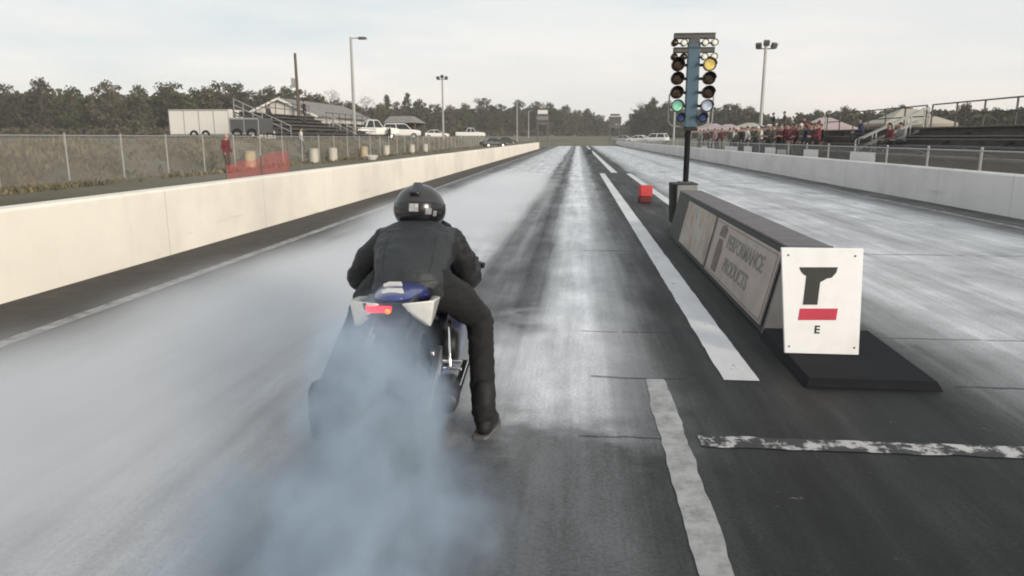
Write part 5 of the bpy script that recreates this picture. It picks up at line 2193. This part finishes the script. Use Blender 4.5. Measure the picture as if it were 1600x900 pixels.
def tree_proto(seed, shape):
    rnd = random.Random(seed)
    Ht = 14.0
    tr = MB()
    cr = MB()
    bend = [Vector((rnd.uniform(-.25, .25) * i, rnd.uniform(-.25, .25) * i, Ht * .15 * i)) for i in range(6)]
    tr.tube(bend, [.30, .25, .20, .15, .10, .05], 7)
    if shape == "broad":
        prof = lambda t: .42 * Ht * (math.sin(math.pi * min(1, (t - .1) / .9) ** .8) ** .7) * .8
        z0, nb = .18, 46
    elif shape == "tall":
        prof = lambda t: .26 * Ht * (1 - max(0, t - .25) / .78) ** .8
        z0, nb = .14, 40
    elif shape == "round":
        prof = lambda t: .33 * Ht * math.sqrt(max(.03, 1 - ((t - .62) / .40) ** 2))
        z0, nb = .28, 42
    else:
        prof = lambda t: .36 * Ht * (math.sin(math.pi * min(1, t) ** 1.1) ** .7)
        z0, nb = .25, 34
    for i in range(nb):
        t = z0 + (1 - z0) * (i + rnd.random()) / nb * .97
        a = rnd.random() * 6.283
        rr = prof(t) * rnd.uniform(.35, 1.0)
        c = Vector((math.cos(a) * rr, math.sin(a) * rr, t * Ht))
        st_ = Vector((0, 0, max(.1, t - .16) * Ht * .92))
        tr.tube([st_, st_.lerp(c, .55) + Vector((0, 0, .25)), c], [.075, .045, .015], 4)
        if shape == "bare":
            for _ in range(9):
                d = Vector((rnd.gauss(0, 1), rnd.gauss(0, 1), rnd.gauss(.5, .8))).normalized() * rnd.uniform(.9, 2.0)
                s0 = st_.lerp(c, rnd.uniform(.5, 1))
                cr.tube([s0, s0 + d * .5 + Vector((0, 0, .1)), s0 + d], [.035, .022, .008], 3)
            leaf_quads(cr, c, 1.1, 7, .22, rnd)
        else:
            leaf_quads(cr, c, rnd.uniform(.9, 1.6) * (1 if shape != "tall" else .8), 34, .36, rnd)
    return tr, cr


TREES = []
for sd, shp, lm in ((1, "broad", "leaf"), (2, "broad", "leaf_brown"), (3, "tall", "leaf_green"), (4, "round", "leaf"), (5, "bare", "twig"), (6, "round", "leaf_brown"), (7, "broad", "leaf_green")):
    tr, cr = tree_proto(sd, shp)
    TREES.append((tr.mesh("trunk", M["bark"], 60), cr.mesh("crown", M[lm], 0)))
TRNAME = ["broad dark tree", "broad brownish tree", "narrow pointed tree", "rounded dark tree", "bare twiggy tree", "rounded brownish tree", "broad green tree"]
TRS = ["broadleaf_tree", "broadleaf_tree", "conifer_tree", "broadleaf_tree", "bare_tree", "broadleaf_tree", "broadleaf_tree"]


def tree(px, ytop, D, k, label, group, wide=1.0):
    a = atY(px, ytop, D)
    z0 = gz(a.x, D) - .1
    h = (a.z - z0) / .985
    s = h / 14.0
    e = empty(TRS[k], (a.x, D, z0), random.uniform(0, 6.28), label, "tree", group)
    e.scale = (s * wide, s * wide, s)
    for n_, me in zip(("trunk", "crown"), TREES[k]):
        o = bpy.data.objects.new(n_, me)
        C.objects.link(o)
        o.parent = e
    return e


SKY = [(-60, 128, 150), (0, 132, 150), (60, 126, 150), (110, 138, 152), (165, 130, 152), (215, 136, 152), (265, 130, 155), (305, 140, 155), (322, 139, 155), (342, 131, 158), (369, 132, 160), (395, 143, 160), (420, 138, 162), (446, 137, 165),
       (470, 142, 168), (495, 149, 170), (530, 157, 180), (548, 160, 185), (595, 163, 200), (620, 161, 215), (655, 157, 235), (680, 164, 245), (702, 166, 255), (728, 163, 265), (780, 164, 275), (810, 158, 285),
       (836, 160, 290), (860, 162, 295), (884, 166, 300), (902, 173, 305), (918, 171, 310), (936, 180, 330), (950, 188, 350), (970, 196, 380), (985, 192, 330), (995, 172, 260), (1018, 159, 240), (1042, 160, 235),
       (1075, 165, 230), (1108, 166, 225), (1134, 165, 220), (1152, 166, 215), (1172, 168, 205), (1186, 177, 195), (1203, 184, 190), (1228, 183, 185), (1252, 177, 175), (1280, 173, 170), (1320, 168, 160), (1360, 174, 155),
       (1410, 166, 150), (1460, 172, 145), (1510, 163, 140), (1560, 170, 138), (1620, 160, 135), (1680, 164, 135)]


def sky_at(px):
    for (a, ya, da), (b, yb, db) in zip(SKY, SKY[1:]):
        if a <= px <= b:
            t = (px - a) / (b - a)
            return ya + (yb - ya) * t, da + (db - da) * t
    return SKY[-1][1:]


SECT = [(323, "wood at the far left edge beyond the white trailer"), (410, "wood behind the trailers and bleachers"), (510, "wood behind the grey gabled building"), (600, "wood behind the white pickup"),
        (700, "wood behind the lone flood light pole"), (800, "wood behind the far parked cars"), (900, "wood behind the left scoreboard"), (990, "low distant wood behind the right scoreboard"),
        (1090, "wood behind the starting lights"), (1185, "wood behind the pink canopies"), (1285, "wood behind the packed stand"), (2000, "wood at the far right edge")]


def sect(px):
    for e_, s_ in SECT:
        if px <= e_:
            return s_
    return SECT[-1][1]


# the ones that stand out of the skyline, with labels of their own
special = [(515, 141, 168, 4, "bare twiggy pale tree rising just left of the tall lamp pole"), (571, 151, 190, 4, "bare twiggy tree showing pale against the sky right of the tall lamp pole"),
           (603, 150, 205, 2, "narrow dark spike of a tree above the grey hipped shed"), (637, 147, 225, 2, "tallest narrow dark tree between shed and lone flood light pole"),
           (757, 154, 265, 3, "round topped tree poking above the wood right of the lone flood light pole"), (1000, 160, 255, 4, "thin bare tree at the left end of the wood behind the starting lights"),
           (1020, 154, 238, 2, "pointed tree at the top of the wood just left of the starting lights"), (1144, 163, 214, 3, "flat topped dark tree in the wood right of the starting lights")]
for px, yt, D, k, lab in special:
    tree(px, yt, D, k, lab, None, 1.0 if k != 2 else .8)
seqk = [0, 3, 1, 6, 5, 0, 3, 6, 1, 5]
for i, (px, yt, D) in enumerate(SKY):
    k = seqk[i % len(seqk)]
    s_ = sect(px)
    tree(px, yt, D, k, "%s in the %s" % (TRNAME[k], s_), "trees in the " + s_)

# the rest of the wood: one mass of foliage behind and between
wd_ = MB()
rnd = random.Random(5)
px = -90
while px < 1700:
    yt, D = sky_at(px)
    D2 = D + rnd.uniform(8, 40)
    a = atY(px, yt, D)
    z0 = gz(a.x, D2)
    top = (a.z - z0) * (.86 + .12 * mnoise.noise(Vector((px * .045, 0, 0))) + rnd.uniform(-.05, .05))
    x = a.x * D2 / D
    for _ in range(int(34)):
        leaf_quads(wd_, Vector((x + rnd.gauss(0, 1.4), D2 + rnd.gauss(0, 2), z0 + top * rnd.random() ** .85)), 1.4, 7, .70, rnd)
    px += 3.2
tag(wd_.build("woods", M["leaf"], None, 0), "dense dark wood filling in behind the single trees along the skyline", "wood", None, "stuff")
bs = MB()
px = -90
while px < 1700:
    yt, D = sky_at(px)
    D2 = D - rnd.uniform(4, 9)
    a = atY(px, 215, D2)
    z0 = gz(a.x, D2)
    for _ in range(4):
        leaf_quads(bs, Vector((a.x + rnd.gauss(0, .8), D2, z0 + rnd.uniform(.1, 1.9))), .9, 6, .38, rnd)
    px += 4
tag(bs.build("undergrowth", M["leaf_brown"], None, 0), "low brown undergrowth along the foot of the wood", "undergrowth", None, "stuff")

# dry grass tufts on the bank and verge behind the left wall
gb = MB()
rnd = random.Random(9)
for _ in range(24000):
    y = 14 + 106 * rnd.random() ** 1.5
    x = -17.0 - 3.0 * rnd.random() if rnd.random() < .85 else rnd.uniform(-16.8, -15.6)
    if mnoise.noise(Vector((x * .5, y * .22, 2))) < -.05 and rnd.random() < .85:
        continue
    z = gz(x, y)
    a = rnd.random() * 6.28
    hgt = rnd.uniform(.07, .22)
    w_ = rnd.uniform(.02, .06)
    dx, dy = math.cos(a) * w_, math.sin(a) * w_
    lx, ly = rnd.gauss(0, .06), rnd.gauss(0, .06)
    gb.add([(x - dx, y - dy, z - .03), (x + dx, y + dy, z - .03), (x + dx * .6 + lx, y + dy * .6 + ly, z + hgt), (x - dx * .8 + lx, y - dy * .8 + ly, z + hgt * .8)], [(0, 1, 2, 3)])
M["tuft"] = leaf_mat("tuft", (0.10, 0.095, 0.05), (0.25, 0.21, 0.14))
tag(gb.build("dry_grass", M["tuft"], None, 0), "dry grass tufts on the bank behind the fence", "grass", None, "stuff")

# ------------------------------------------------------------------ render settings
vs_ = sc.view_settings
vs_.view_transform = "Standard"
vs_.look = "None"
vs_.exposure = 0.2
vs_.gamma = 1.0
vs_.use_curve_mapping = False
cy = sc.cycles
cy.use_denoising = True
cy.denoiser = "OPENIMAGEDENOISE"
cy.max_bounces = 6
cy.transparent_max_bounces = 16
cy.volume_bounces = 2
cy.volume_step_rate = 1.0
cy.volume_max_steps = 256
cy.filter_width = 1.9
